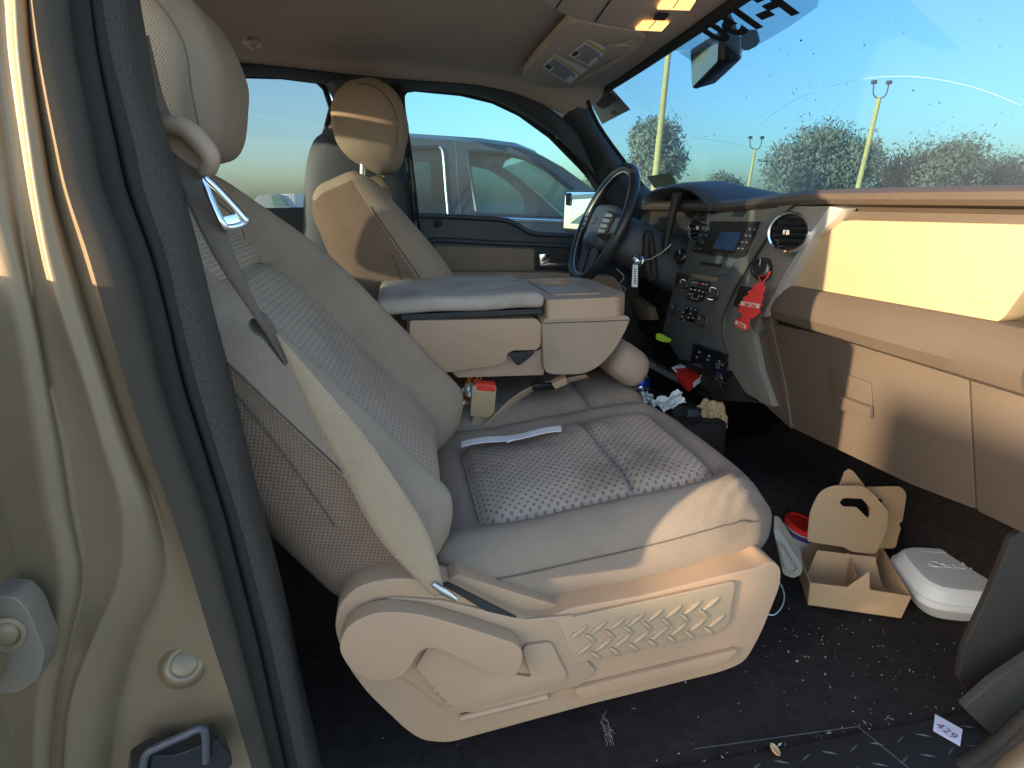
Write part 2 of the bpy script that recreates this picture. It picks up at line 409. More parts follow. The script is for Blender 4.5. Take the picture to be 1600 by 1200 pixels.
# ---- passenger side pillar: ridges traced from the picture, each on its own depth
YS = [-40, 0, 75, 150, 225, 300, 400, 500, 600, 700, 800, 900, 1000, 1100, 1200, 1260]
def ridge(tab, y, dy=0):
    out = []
    for py in YS:
        for (a, b_), (c, d) in zip(tab, tab[1:]):
            if b_ <= py <= d or (py < tab[0][1] and (a, b_) == tab[0]) or (py > tab[-1][1] and (c, d) == tab[-1]):
                t = (py-b_)/(d-b_); out.append(at(a+(c-a)*t, py, y=y+dy*(py/1200))); break
    return smoothloop(out, 4, False)
R0 = [(199, 0), (226, 150), (271, 300), (298, 400), (330, 530), (360, 640), (397, 800), (425, 900), (450, 1000), (470, 1100), (493, 1200)]
R1 = [(160, 0), (172, 75), (191, 150), (210, 225), (226, 300), (260, 400), (283, 500), (308, 600), (338, 700), (370, 800), (397, 900), (422, 1000), (444, 1100), (466, 1200)]
R2 = [(136, 0), (147, 75), (161, 150), (179, 225), (198, 300), (233, 400), (260, 500), (285, 600), (317, 700), (347, 800), (374, 900), (400, 1000), (422, 1100), (444, 1200)]
R3 = [(107, 0), (116, 75), (131, 150), (147, 225), (163, 300), (203, 400), (230, 500), (252, 600), (284, 700), (320, 800), (347, 900), (374, 1000), (398, 1100), (422, 1200)]
R4 = [(50, 0), (60, 75), (73, 150), (88, 225), (105, 300), (138, 400), (167, 500), (197, 600), (230, 700), (267, 800), (300, 900), (330, 1000), (363, 1100), (393, 1200)]
R5 = [(37, 0), (44, 75), (55, 150), (68, 225), (82, 300), (112, 400), (142, 500), (172, 600), (206, 700), (246, 800), (262, 900), (236, 960), (214, 1010), (200, 1060), (186, 1120), (176, 1200)]
R6 = [(22, 0), (26, 75), (34, 150), (44, 225), (55, 300), (72, 400), (100, 500), (135, 600), (165, 700), (196, 800), (190, 900), (160, 975), (128, 1030), (112, 1080), (104, 1140), (100, 1200)]
R7 = [(-10, 0), (-6, 75), (4, 150), (14, 225), (25, 300), (38, 400), (56, 500), (75, 600), (97, 700), (112, 800), (128, 900), (112, 990), (92, 1050), (88, 1100), (84, 1150), (80, 1200)]
R8 = [(-70, 0), (-62, 150), (-40, 300), (0, 400), (30, 500), (48, 600), (62, 700), (78, 800), (100, 900), (84, 980), (70, 1050), (60, 1100), (54, 1200)]
R9 = [(-170, 0), (-150, 200), (-120, 400), (-80, 600), (-50, 800), (-20, 900), (-10, 1000), (0, 1200)]
def strip(A, B, bulge=0, n=8):
    rows = []
    for a, c in zip(A, B):
        d = (c-a); tocam = (CAM-(a+c)/2).normalized(); nrm = (tocam-d*(tocam.dot(d)/max(d.length_squared, 1e-9))).normalized()
        rows.append([a+d*(i/n)+nrm*(bulge*math.sin(math.pi*i/n)) for i in range(n+1)])
    return rows
L = [ridge(R0, -.775), ridge(R1, -.80), ridge(R2, -.80), ridge(R3, -.825), ridge(R4, -.858), ridge(R5, -.838, -.01), ridge(R6, -.852, -.03), ridge(R7, -.838, -.04), ridge(R8, -.85, -.05), ridge(R9, -.855, -.045)]
back = [p+Vector((-.012, .075, 0)) for p in L[0]]; back2 = [p+Vector((-.25, .03, 0)) for p in back]
b = sheet([a+c[1:]+d[1:] for a, c, d in zip(strip(L[1], L[0], .004), strip(L[0], back, 0, 2), strip(back, back2, 0, 2))])
M_trimtex = mat('pillar_trim_leathergrain', (.062, .053, .045), .55, spec=.25, bump=1.0, bscale=260, var=.15, bdist=.003)
obj('pillar_trim', b, M_trimtex, truck, .9)
b = sheet(strip(L[2], L[1], .006)); obj('pillar_seal', b, M_rubber, truck, 2)
b = sheet(strip(L[3], L[2], .010)); obj('pillar_seal', b, M_rubber, truck, 2)
b = sheet(strip(L[4], L[3], .013, 12)); obj('pillar_seal', b, mat('grey_seal_rubber', (.060, .047, .036), .65, spec=.2, bump=.3, bscale=800, var=.15, bdist=.0005), truck, 2)
rows = [a+c[1:]+d[1:]+e[1:]+f[1:] for a, c, d, e, f in zip(strip(L[4], L[5], -.002), strip(L[5], L[6], .006), strip(L[6], L[7], -.003), strip(L[7], L[8], .006), strip(L[8], L[9], -.004))]
pil = obj('pillar_panel', sheet(rows), M_paint, truck, 2)
# plug, striker and latch plate on the painted pillar
c = at(288, 1037, y=-.852); nn = (CAM-c).normalized()
b = bmesh.new(); lathe(b, [(.0, .010), (.012, .010), (.014, .0085), (.016, .0105), (.019, .010), (.024, .004), (.028, -.01)], c, nn, 28); obj('plug', b, M_paint, pil, 1)
b = bmesh.new(); base = [at(p[0], p[1], y=-.873) for p in ((203, 1172), (232, 1152), (270, 1152), (335, 1128), (342, 1140), (356, 1156), (356, 1168), (330, 1185), (322, 1215), (195, 1240))]
b = prism(roundpoly(base, .005), (.012, -.028, 0), .004); st = obj('striker', b, M_glossb, truck, .6)
b = bmesh.new(); q = [at(p[0], p[1], y=-.907) for p in ((222, 1215), (228, 1180), (250, 1166), (286, 1150), (318, 1140), (322, 1190))]
tube(b, smoothloop(q, 4, False), .0045, 8); obj('striker_loop', b, M_dark, st, 1)
b = prism(roundpoly([at(p[0], p[1], y=-.932) for p in ((-40, 932), (22, 932), (44, 955), (70, 1020), (62, 1060), (30, 1083), (-40, 1083))], .006), (.0, .03, 0), .004); lp = obj('latch_plate', b, mat('worn_zinc', (.24, .20, .16), .5, metal=.4, var=.15), truck, .6)
c = at(8, 990, y=-.934); b = bmesh.new(); lathe(b, [(0, .004), (.009, .004), (.012, .002), (.014, .005), (.018, .004), (.02, -.002)], c, (.25, -1, .1), 20); obj('bolt', b, M_paint, lp, 1)
# outer skin of the pillar and roof rail behind, so the body is solid
rows = []
for p in L[9]: rows.append([p, p+Vector((-.06, -.02, 0)), p+Vector((-.12, .05, 0)), p+Vector((-.12, .14, 0))])
obj('pillar_skin', sheet(rows), M_paint, truck, 2)

# ---- roof, headliner, rear wall
def interp(tab, x):
    for (a_, b_), (c_, d_) in zip(tab, tab[1:]):
        if x <= c_: return b_+(d_-b_)*max(0, (x-a_)/(c_-a_))
    return tab[-1][1]
ZC = [(-1.3, 1.885), (-.4, 1.885), (.1, 1.862), (.4, 1.836), (.60, 1.812), (.76, 1.799)]
ZE = [(-1.3, 1.868), (-.46, 1.866), (.03, 1.824), (.28, 1.812), (.45, 1.785), (.585, 1.735), (.7, 1.71)]
XE = [(-.66, .668), (-.3, .662), (0, .682), (.56, .718), (.62, .70), (.68, .60)]
def roof_z(x, y):
    c_, e_ = interp(ZC, x), interp(ZE, x); return c_+(e_-c_)*sstep(.57, .69, abs(y))
rows = []
for i in range(60):
    t = i/59; row = []
    for j in range(49):
        y_ = -.66+1.34*j/48; x = -1.25+(interp(XE, y_)+1.25)*t
        row.append(Vector((x, y_, roof_z(x, y_))))
    rows.append(row)
link('headliner', meshof(sheet(rows)), M_head, truck, True)
b = bmesh.new(); add_box(b, (-1.36, -.72, 1.892), (.60, .74, 1.95), .025, 3); obj('roof_panel', b, M_paint, truck, .6)
b = bmesh.new(); add_box(b, (-1.36, -.80, .5), (-1.28, .80, 1.43), .01); add_box(b, (-1.36, -.74, 1.43), (-1.28, -.60, 1.88), .01); add_box(b, (-1.36, .60, 1.43), (-1.28, .74, 1.88), .01)
add_box(b, (-1.36, -.60, 1.835), (-1.28, .60, 1.88), .01)
obj('rear_wall', b, M_dark, truck, .6)
b = bmesh.new(); b.faces.new([b.verts.new(p) for p in ((-1.32, -.60, 1.43), (-1.32, .60, 1.43), (-1.32, .60, 1.835), (-1.32, -.60, 1.835))]); obj('back_glass', b, G_priv, truck)
# passenger rear door (closed) with its window, and the roof rail over the openings
out = [(-1.28, -.80, .5), (-.36, -.80, .5), (-.36, -.80, 1.44), (-.36, -.72, 1.86), (-1.28, -.72, 1.86), (-1.28, -.80, 1.44)]
b = bmesh.new(); add_box(b, (-1.28, -1.03, 1.0), (-.405, -.80, 1.40), .02); add_box(b, (-1.28, -.99, .5), (-.45, -.80, 1.0), .03); add_box(b, (-1.28, -.76, 1.80), (-.30, -.68, 1.90), .02)
add_box(b, (-1.28, -.80, 1.40), (-1.20, -.70, 1.88), .01); obj('rear_door', b, M_paint, truck, .6)
b = bmesh.new(); b.faces.new([b.verts.new(p) for p in ((-1.22, -.79, 1.43), (-.36, -.79, 1.43), (-.36, -.725, 1.81), (-1.22, -.725, 1.81))]); obj('rear_door_glass', b, G_priv, truck)
b = bmesh.new(); tube(b, smoothloop([(-.42, -.715, 1.87), (.1, -.715, 1.868), (.50, -.72, 1.85), (.82, -.76, 1.74), (1.12, -.80, 1.52), (1.35, -.82, 1.36)], 6, False), .032, 10); obj('roof_rail', b, M_paint, truck, 1)

# driver side: roof rail trim, front pillar trim, centre pillar trim
hl = [(300, 104), (365, 103), (440, 107), (505, 116), (560, 122), (620, 127), (740, 134), (800, 150), (860, 176), (905, 215)]
lo_ = [(300, 118), (365, 117), (440, 120), (500, 128), (560, 134), (630, 139), (740, 147), (810, 174), (870, 213), (930, 274)]
rows = [[at(a[0], a[1]-6, y=.665), at(a[0], a[1], y=.655), at(c[0], c[1]-3, y=.675), at(c[0], c[1]+2, y=.70), at(c[0], c[1], y=.76)] for a, c in zip(hl, lo_)]
rows = list(zip(*[smoothloop(col_, 4, False) for col_ in zip(*rows)]))
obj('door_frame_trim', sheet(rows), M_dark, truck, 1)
b = bmesh.new(); q = smoothloop([at(p[0], p[1], y=.70) for p in ((300, 112), (440, 114), (520, 122), (630, 133), (740, 140), (806, 163), (862, 196), (920, 262), (942, 292))], 5, False); tube(b, q, .012, 8); obj('door_seal', b, M_rubber, truck, 1)
# A pillar trim
Lf = [(878, 186), (905, 215), (932, 250), (952, 282), (975, 315), (1000, 345)]
Rg = [(921, 150), (927, 180), (945, 212), (966, 240), (995, 276), (1030, 310)]
rows = []
for i, (a, c) in enumerate(zip(Lf, Rg)):
    pa = at(a[0], a[1], y=.70); pc = at(c[0], c[1], y=.655+.012*i); m_ = (pa+pc)/2+Vector((-.012, -.035, .012))
    rows.append([pa+Vector((-.05, .09, .0)), pa, (pa+m_)/2+Vector((-.004, -.008, .004)), m_, (pc+m_)/2+Vector((.0, -.008, .006)), pc, pc+Vector((.02, .05, .0))])
rows = list(zip(*[smoothloop(col_, 4, False) for col_ in zip(*rows)]))
obj('front_pillar_trim', sheet(rows), M_dark, truck, 1)
b = bmesh.new(); tube(b, smoothloop([at(p[0], p[1], y=.62) for p in ((918, 157), (930, 186), (947, 214), (972, 248), (1004, 290))], 4, False), .007, 8); obj('windshield_seal', b, M_rubber, truck, 1)
b = prism(roundpoly([at(p[0], p[1], y=.735) for p in ((838, 150), (868, 146), (915, 150), (925, 190), (905, 222), (872, 192))], .01), (0, .02, 0), .004); obj('headliner_corner', b, M_headtrim, truck, .7)
# header strip of headliner + dark band where glass begins
b = bmesh.new(); q = [at(p[0], p[1], z=1.80) for p in ((925, 152), (950, 138), (1000, 106), (1050, 72), (1100, 38), (1150, 4), (1200, -30), (1300, -100))]
tube(b, smoothloop(q, 4, False), .012, 8); obj('windshield_band', b, M_ink, truck, 1)
# B pillar trim driver side
bl = [(500, 120), (512, 140), (522, 165), (512, 200), (490, 220), (478, 262), (474, 330), (470, 480)]
br = [(612, 126), (622, 140), (628, 170), (634, 220), (640, 270), (645, 330), (650, 400), (655, 480)]
rows = []
for a, c in zip(bl, br):
    pa = at(a[0], a[1], y=.70); pc = at(c[0], c[1], y=.70)
    rows.append([pa+Vector((0, .08, 0)), pa, pa*.85+pc*.15+Vector((0, -.03, 0)), pa*.5+pc*.5+Vector((0, -.04, 0)), pa*.15+pc*.85+Vector((0, -.03, 0)), pc, pc+Vector((0, .08, 0))])
rows = list(zip(*[smoothloop(col_, 4, False) for col_ in zip(*rows)]))
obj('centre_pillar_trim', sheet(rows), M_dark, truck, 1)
for dx_ in (0, 9):
    b = bmesh.new(); tube(b, smoothloop([at(612+dx_, 132, y=.67), at(622+dx_*.6, 150, y=.67), at(632+dx_*.7, 220, y=.67), at(642+dx_*.7, 300, y=.67), at(652+dx_*.7, 400, y=.67)], 4, False), .006, 8); obj('door_seal', b, M_rubber, truck, 1)
# coat hook
b = bmesh.new(); lathe(b, [(0, .004), (.02, .004), (.024, 0)], at(392, 66, z=1.875), (0, 0, -1), 18); obj('hook_base', b, M_headtrim, truck, 1); b = bmesh.new()
tube(b, smoothloop([at(383, 57, z=1.872), at(384, 68, z=1.852), at(396, 76, z=1.845), at(405, 70, z=1.852), at(402, 62, z=1.872)], 4, False), .006, 8); obj('coat_hook', b, M_headtrim, truck, 1)
# windshield
rows = []
for i in range(13):
    t = i/12; row = []
    for j in range(25):
        y_ = -.82+2.0*j/24; k_ = 1-(y_/.82)**2
        top = Vector((.655+.06*sstep(.3, .66, abs(y_)), y_*.96, 1.822-.012*(1-k_)))
        bot = Vector((1.28+.14*k_, y_, 1.36))
        p = top.lerp(bot, t); p += Vector((.012, 0, .028))*math.sin(math.pi*t)
        row.append(p)
    rows.append(row)
WS = rows
link('windshield', meshof(sheet(rows)), G_wind, truck, True)
def on_glass(px, py, off=.004):
    """where the sight line of a picture point meets the windshield sheet (a tiled search)"""
    d = (FW + RT*((px-800)/FPX) - UP*((py-600)/FPX)).normalized()
    from mathutils.geometry import intersect_ray_tri as irt
    for A, B in zip(WS, WS[1:]):
        for k_ in range(len(A)-1):
            for tri in ((A[k_], A[k_+1], B[k_]), (A[k_+1], B[k_+1], B[k_])):
                h = irt(*tri, d, CAM, True)
                if h: return h-Vector((.5, 0, -.8)).normalized()*0 + Vector((-.72, 0, -.69))*off
    return at(px, py, y=.3)
# scuffs of the wiper on the glass
for pts in (((1300, 133), (1350, 121), (1400, 117), (1450, 119), (1510, 130), (1560, 146), (1599, 163)), ((1190, 195), (1215, 172), (1240, 156), (1268, 143)), ((1080, 213), (1140, 221), (1200, 236))):
    b = bmesh.new(); tube(b, smoothloop([on_glass(*p) for p in pts], 5, False), .00028, 4); obj('wiper_scuff', b, mat('pale_scuff', (.45, .55, .6), .8), truck)
# dried drops and squashed bugs
rnd = random.Random(3); b = bmesh.new()
for i in range(110):
    px, py = rnd.uniform(1130, 1590), rnd.uniform(15, 285)
    if rnd.random() < .5: px, py = rnd.gauss(1230, 60), rnd.gauss(175, 40)
    c = on_glass(px, py); r_ = rnd.choice((.0008, .001, .0013, .0018, .0026 if i % 9 == 0 else .001))
    vs = [b.verts.new(c+(Vector((0, 1, 0))*math.cos(a)*rnd.uniform(.6, 1.3)+Vector((.6, 0, -.7))*math.sin(a)*rnd.uniform(.6, 1.4))*r_) for a in [2*math.pi*k_/7 for k_ in range(7)]]
    b.faces.new(vs)
o = obj('dirt_specks', b, mat('dirt', (.06, .075, .07), .9), truck); o['kind'] = 'stuff'

# ================================================================== SEATS
def seat(name, label, yc, dx, rec, side=-1, zo=0, hf=.09):
    """bucket seat; side -1 = passenger (outer edge at -y)"""
    T = thing(name, label, 'car seat', (dx+.25, yc, .6), 'front bucket seats')
    a = Vector((-math.sin(R(rec)), 0, math.cos(R(rec)))); n = Vector((math.cos(R(rec)), 0, math.sin(R(rec))))
    piv = Vector((dx+.003, yc, .86+zo))                       # bottom of the back, mid thickness
    HW, HS, HD = .268, .385, .13
    def prof(s):                                           # bow of the back: bulge low, fading at the top
        return -.045 - .12*(s+.05) - .05*sstep(-.28, -.39, s)
    def bdef(p):
        w, d, s = p.x, p.y, p.z                            # width, depth (front +), along the back
        t = (s+HS)/(2*HS)
        taper = 1-.30*sstep(.66, 1.02, t)**1.3-.05*sstep(.3, 0, t)
        f = sstep(-.02, .10, d)
        inn = -side*w; bol = (.082 if inn > 0 else .028)*sstep(.135, .225, abs(w))*(1-.45*sstep(.6, 1, t)) + .05*inn
        dd = d*(1-.10*sstep(.45, 1, t)) + f*(bol + prof(s) - .030*gauss(abs(w)-.165, .012)*sstep(.83, .75, t)*sstep(.0, .06, t))
        dd -= f*.022*gauss(s-.165, .010)*(1 if abs(w) < .17 else 0)
        dd += f*.004*noise.noise(Vector((w*7, s*7, yc)))
        wid = w*taper + .012*math.copysign(1, w)*gauss(d-.02, .08)
        q = piv + a*(s+HS) + n*dd; q.y += wid*1.0
        return q
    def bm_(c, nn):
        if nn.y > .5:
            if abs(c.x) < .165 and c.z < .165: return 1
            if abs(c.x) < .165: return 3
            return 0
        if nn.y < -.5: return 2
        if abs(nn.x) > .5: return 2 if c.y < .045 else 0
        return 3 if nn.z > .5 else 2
    me = pad((HW, HD, HS), (.075, .07, .085), .0105, bdef, bm_)
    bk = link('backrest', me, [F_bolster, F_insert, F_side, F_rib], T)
    def bpt(w, s, d=HD): return bdef(Vector((w, d, s))) + n*.001
    for pts in ([bpt(.165, s) for s in [-.33+.02*i for i in range(36)]], [bpt(-.165, s) for s in [-.33+.02*i for i in range(36)]], [bpt(w, .165) for w in [-.15+.02*i for i in range(16)]]):
        b = bmesh.new(); tube(b, pts, .0011, 5); obj('stitching', b, M_stitch, bk, 1)
    for sd_ in (-1, 1):
        pts = [bdef(Vector((sd_*(HW+.0), .052, s))) + Vector((0, sd_*.0015, 0)) for s in [-.32+.02*i for i in range(31)]]
        b = bmesh.new(); tube(b, pts, .0016, 5); obj('seam', b, M_stitch, bk, 1)
        pts = [bdef(Vector((sd_*(HW+.0), -.02+.05*(i/30), -.20+.35*i/30))) + Vector((0, sd_*.0015, 0)) for i in range(31)]
        b = bmesh.new(); tube(b, pts, .0016, 5); obj('seam', b, M_stitch, bk, 1)
    # headrest
    hb = piv + a*(2*HS) + n*(-.005)
    ha = Vector((-math.sin(R(rec*.42)), 0, math.cos(R(rec*.42)))); hn = Vector((ha.z, 0, -ha.x))
    hc = hb + Vector((hf, 0, .130))
    def hdef(p):
        t = (p.z+.125)/.25
        dpt = p.y*(.78+.34*math.sin(math.pi*min(1, max(0, t*.9+.05))))*(1.0-.28*sstep(.45, 0, t)) + .02*sstep(.3, 0, t)
        wd = p.x*(.80+.2*math.sin(math.pi*min(1, max(0, t*.8+.12))))
        q = hc + ha*p.z + hn*dpt; q.y += wd; return q
    me = pad((.135, .092, .125), (.06, .075, .07), .010, hdef, lambda c, nn: 0 if nn.y > .5 else 1)
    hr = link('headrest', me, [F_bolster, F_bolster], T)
    for sd_ in (-1, 1):
        lp = [hdef(Vector((sd_*.136, y_, z_))) + Vector((0, sd_*.001, 0)) for y_, z_ in [(.05, -.10), (.062, -.05), (.066, 0), (.06, .05), (.035, .09), (-.01, .105)]]
        b = bmesh.new(); tube(b, smoothloop(lp, 5, False), .0014, 5); obj('seam', b, M_stitch, hr, 1)
        b = bmesh.new(); c0 = hc-ha*.10+Vector((-.03, sd_*.07, 0)); tube(b, [c0+Vector((-.03, 0, -.09)), c0+ha*.06], .006, 10); obj('post', b, M_chrome, hr, 1)
        b = bmesh.new(); lathe(b, [(.006, .01), (.014, .008), (.016, 0), (.016, -.02)], hb+Vector((.03, sd_*.07, .004)), a, 14); obj('post_guide', b, M_tan, hr, 1)
    # cushion
    cx0, cx1 = dx+.015, dx+.655; HX, HY, HZ = (cx1-cx0)/2, .268, .085; cc = Vector(((cx0+cx1)/2-(.06 if side > 0 else 0), yc, .86+zo*1.6))
    def ins(p):                                            # signed distance to the insert outline
        qx, qy = abs(p.x+.003)-.222+.05, abs(p.y)-.184+.05
        return math.hypot(max(qx, 0), max(qy, 0))+min(max(qx, qy), 0)-.05
    def cdef(p):
        t = (p.x+HX)/(2*HX); f = sstep(-.01, .07, p.z)
        dsg = ins(p)
        z = p.z + .055*sstep(0, .95, t)*1.0 - .02
        z += f*(.012*sstep(.17, .23, abs(p.y))*(1-.5*t) - .018*gauss(dsg, .011) + .010*sstep(0, -.08, dsg))
        z -= f*.016*gauss(p.x-.055, .008)*(1 if dsg < 0 else 0)
        z -= .045*sstep(.86, 1.02, t)*f
        z += f*.0035*noise.noise(Vector((p.x*9, p.y*9, yc*3)))
        x = p.x*(1.0) - .022*sstep(-.02, -.09, p.z)*sstep(.7, 1, t)
        y_ = p.y*(1-.05*sstep(.6, 1, t))*(1+.02*gauss(p.z, .05))
        # front corners rounded in plan
        x -= .03*sstep(.10, .268, abs(p.y))**2*sstep(.5, 1, t)
        # wrinkles near the outer front corner
        if f > .3 and side*p.y > .12 and t > .7: z += .0022*math.sin((p.x*.7+abs(p.y))*210)*sstep(.7, .85, t)*sstep(.12, .2, abs(p.y))
        return cc + Vector((x, y_, z))
    def cm(c, nn):
        if nn.z > .5: return 1 if ins(c) < 0 else 0
        return 0
    me = pad((HX, HY, HZ), (.06, .06, .065), .0095, cdef, cm)
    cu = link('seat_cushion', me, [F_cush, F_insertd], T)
    def ct(x, y_): return cdef(Vector((x, y_, HZ)))+Vector((0, 0, .001))
    lp = []
    for k_ in range(72):
        an = 2*math.pi*k_/72; lo, hi = 0, .5
        for _ in range(24):
            m_ = (lo+hi)/2
            if ins(Vector((math.cos(an)*m_-.003, math.sin(an)*m_, 0))) < 0: lo = m_
            else: hi = m_
        lp.append(ct(math.cos(an)*lo-.003, math.sin(an)*lo))
    b = bmesh.new(); tube(b, lp, .0012, 5, True); obj('stitching', b, M_stitch, cu, 1)
    b = bmesh.new(); tube(b, [ct(.055, -.18+.02*i) for i in range(19)], .0012, 5); obj('stitching', b, M_stitch, cu, 1)
    for sd_ in (-1, 1):
        b = bmesh.new(); tube(b, [cdef(Vector((-.25+.02*i, sd_*.268, .030))) + Vector((0, sd_*.002, 0)) for i in range(27)], .0013, 5); obj('seam', b, M_stitch, cu, 1)
    return T
ps = seat('front_seat', 'beige cloth passenger seat with soiled patterned cushion and tan plastic side cover', -.42, .0, 33)
ds = seat('front_seat', 'beige cloth driver seat with sunlit headrest behind the steering wheel', .42, .15, 22, side=1, zo=-.05)

# tan plastic side cover of the passenger seat
YT = -.735
base = [(522, 985), (528, 945), (560, 915), (610, 904), (655, 905), (720, 922), (800, 962), (850, 968), (895, 950), (1010, 930), (1140, 897), (1185, 888), (1208, 876), (1221, 888), (1220, 915), (1190, 990), (1165, 1035), (1130, 1050), (920, 1102), (700, 1162), (660, 1158), (635, 1142), (575, 1085), (545, 1045)]
b = prism(roundpoly(poly(base, y=YT), .018, 3), (0, .055, 0), .010, 4)
cov = obj('side_cover', b, M_tan, ps, .7)
b = prism(poly([(540, 1000), (560, 960), (610, 930), (690, 935), (820, 965), (895, 958), (900, 1010), (930, 1045), (905, 1068), (740, 1110), (700, 1108), (640, 1062), (600, 1048)], y=YT), (0, -.006, 0), .005); obj('recliner_housing', b, M_tan, cov, .7)
lev = roundpoly(poly([(530, 990), (545, 955), (590, 935), (650, 938), (720, 958), (800, 985), (812, 998), (808, 1022), (796, 1040), (760, 1030), (690, 995), (668, 990), (652, 998), (640, 1022), (618, 1040), (580, 1042), (550, 1025)], y=YT-.008), .03, 5)
b = prism(lev, (0, -.030, 0), .010, 4); obj('recliner_lever', b, M_tan, ps, .7)
b = prism(roundpoly(poly([(648, 1040), (672, 1002), (700, 1004), (790, 1048), (830, 1055), (815, 1012), (822, 1005), (860, 1000), (884, 1050), (880, 1062), (742, 1100), (705, 1100)], y=YT-.007), .008), (0, -.006, 0), .004); obj('lever_pocket', b, M_tan, cov, .7)
for q in (((677, 1078), (703, 1073)), ((697, 1098), (765, 1083)), ((720, 1122), (855, 1088))):
    b = bmesh.new(); tube(b, [at(*q[0], y=YT-.006), at(*q[1], y=YT-.006)], .0055, 8); o = obj('rib', b, M_tan, cov, 1)
b = prism(roundpoly(poly([(895, 1072), (1150, 1010), (1130, 1032), (905, 1088)], y=YT-.001), .004), (0, -.008, 0), .004); obj('step_ledge', b, M_tan, cov, .7)
b = prism(roundpoly(poly([(868, 967), (1147, 905), (1136, 972), (1120, 984), (905, 1032), (895, 1026)], y=YT-.001), .008), (0, -.006, 0), .0025)
stp = obj('step_plate', b, mat('tan_step_plastic', (.41, .285, .18), .45, bump=.3, bscale=700, var=.08, bdist=.0008), ps, .7)
for i in range(8):
    for j in range(2):
        for s in (0, 1):
            cx = 905+i*29.5+j*8+s*18; cy = 991-i*6.3+j*27+s*10-4
            c = at(cx, cy, y=YT-.008)
            if cx > 1128: continue
            d = Vector((.013, 0, .010)) if s == 0 else Vector((.009, 0, -.009))
            b = bmesh.new(); tube(b, [c-d, c-d*.4, c+d*.4, c+d], lambda q: (.0015, .0042, .0042, .0015)[q], 7); obj('tread', b, stp.data.materials[0], stp, 1)
b = prism(poly([(690, 911), (700, 908), (806, 962), (803, 970), (780, 965)], y=YT-.001), (0, -.004, 0)); obj('belt_slot', b, M_ink, cov)
b = prism(roundpoly(poly([(700, 905), (715, 898), (890, 952), (892, 962), (800, 962)], y=-.715), .004), (0, .04, 0), .005); obj('slot_cover', b, M_tan, cov, .7)
# driver seat: simple plain cover
b = prism(roundpoly([Vector((x_+.15, .69, z_)) for x_, z_ in ((-.1, .86), (.1, .86), (.58, .86), (.6, .78), (.55, .66), (.0, .60), (-.1, .72))], .03), (0, .04, 0), .01); obj('side_cover', b, M_tan, ds, .7)
# belt guide on the passenger seat's shoulder
g = smoothloop([at(p[0], p[1], y=q) for p, q in (((243, 205), -.66), ((262, 196), -.665), ((292, 203), -.67), ((322, 234), -.675), ((329, 255), -.675), ((318, 272), -.67))], 5, False)
b = bmesh.new(); tube(b, g, lambda i: .007+.006*math.sin(math.pi*i/(len(g)-1)), 12); obj('belt_guide', b, M_tan2, ps, 1)
b = prism(roundpoly([at(p[0], p[1], y=-.655) for p in ((240, 200), (285, 198), (326, 245), (322, 275), (285, 250), (262, 262), (240, 240))], .008), (0, .05, 0), .006); obj('guide_base', b, M_tan2, ps, .7)

# ---- passenger belt
def ribbon(edges, m, name, parent, th=.0012):
    Ls = smoothloop([at(e[0], e[1], y=e[4]) for e in edges], 5, False); Rs = smoothloop([at(e[2], e[3], y=e[5]) for e in edges], 5, False)
    b = bmesh.new(); uvl = b.loops.layers.uv.new('UVMap'); NW = 6; dist = 0; rows = []; ds_ = []
    for i, (p, q) in enumerate(zip(Ls, Rs)):
        if i: dist += ((Ls[i]+Rs[i])/2-(Ls[i-1]+Rs[i-1])/2).length
        ds_.append(dist)
        d = q-p; tc_ = (CAM-p).normalized(); nn_ = (tc_-d*(tc_.dot(d)/max(d.length_squared, 1e-9))).normalized()
        rows.append([b.verts.new(p+d*(k_/NW)+nn_*(.003*math.sin(math.pi*k_/NW))) for k_ in range(NW+1)])
    for i in range(len(rows)-1):
        for k_ in range(NW):
            f = b.faces.new((rows[i][k_], rows[i][k_+1], rows[i+1][k_+1], rows[i+1][k_])); f.smooth = True
            for lo, (u_, v_) in zip(f.loops, ((k_, i), (k_+1, i), (k_+1, i+1), (k_, i+1))): lo[uvl].uv = (.047*u_/NW, ds_[v_])
    r_ = bmesh.ops.extrude_face_region(b, geom=b.faces[:]); vs = [g_ for g_ in r_['geom'] if isinstance(g_, bmesh.types.BMVert)]
    bmesh.ops.translate(b, vec=(0, th, 0), verts=vs); bmesh.ops.recalc_face_normals(b, faces=b.faces)
    return obj(name, b, m, parent)
belt = thing('seat_belt', 'beige shoulder belt hanging down the side of the passenger seat with a steel tongue', 'seat belt', (-.1, -.70, .9))
ribbon([(214, 60, 232, 55, -.66, -.64), (238, 160, 262, 170, -.655, -.635), (252, 215, 305, 225, -.655, -.635), (268, 262, 324, 272, -.665, -.65), (298, 330, 346, 340, -.705, -.695), (335, 402, 368, 402, -.725, -.72), (372, 460, 394, 460, -.73, -.728), (400, 500, 412, 498, -.733, -.733), (426, 540, 434, 536, -.735, -.735), (446, 572, 449, 568, -.736, -.736)], F_beltd, 'upper_strap', belt)
ribbon([(430, 520, 440, 528, -.736, -.738), (461, 591, 487, 582, -.738, -.738), (494, 662, 567, 676, -.738, -.74), (536, 740, 615, 745, -.739, -.742), (578, 820, 660, 815, -.741, -.744), (612, 866, 681, 868, -.744, -.748), (650, 905, 690, 905, -.746, -.75), (678, 932, 696, 928, -.75, -.752)], F_belt, 'lower_strap', belt)
lp = smoothloop([at(p[0], p[1], y=-.742) for p in ((444, 572), (425, 548), (408, 528), (395, 520), (388, 508), (392, 499), (402, 500), (414, 515), (428, 540), (446, 570))], 5, False)
b = bmesh.new(); vs = [(b.verts.new(p), b.verts.new(p+Vector((.004, .026, .004)))) for p in lp]
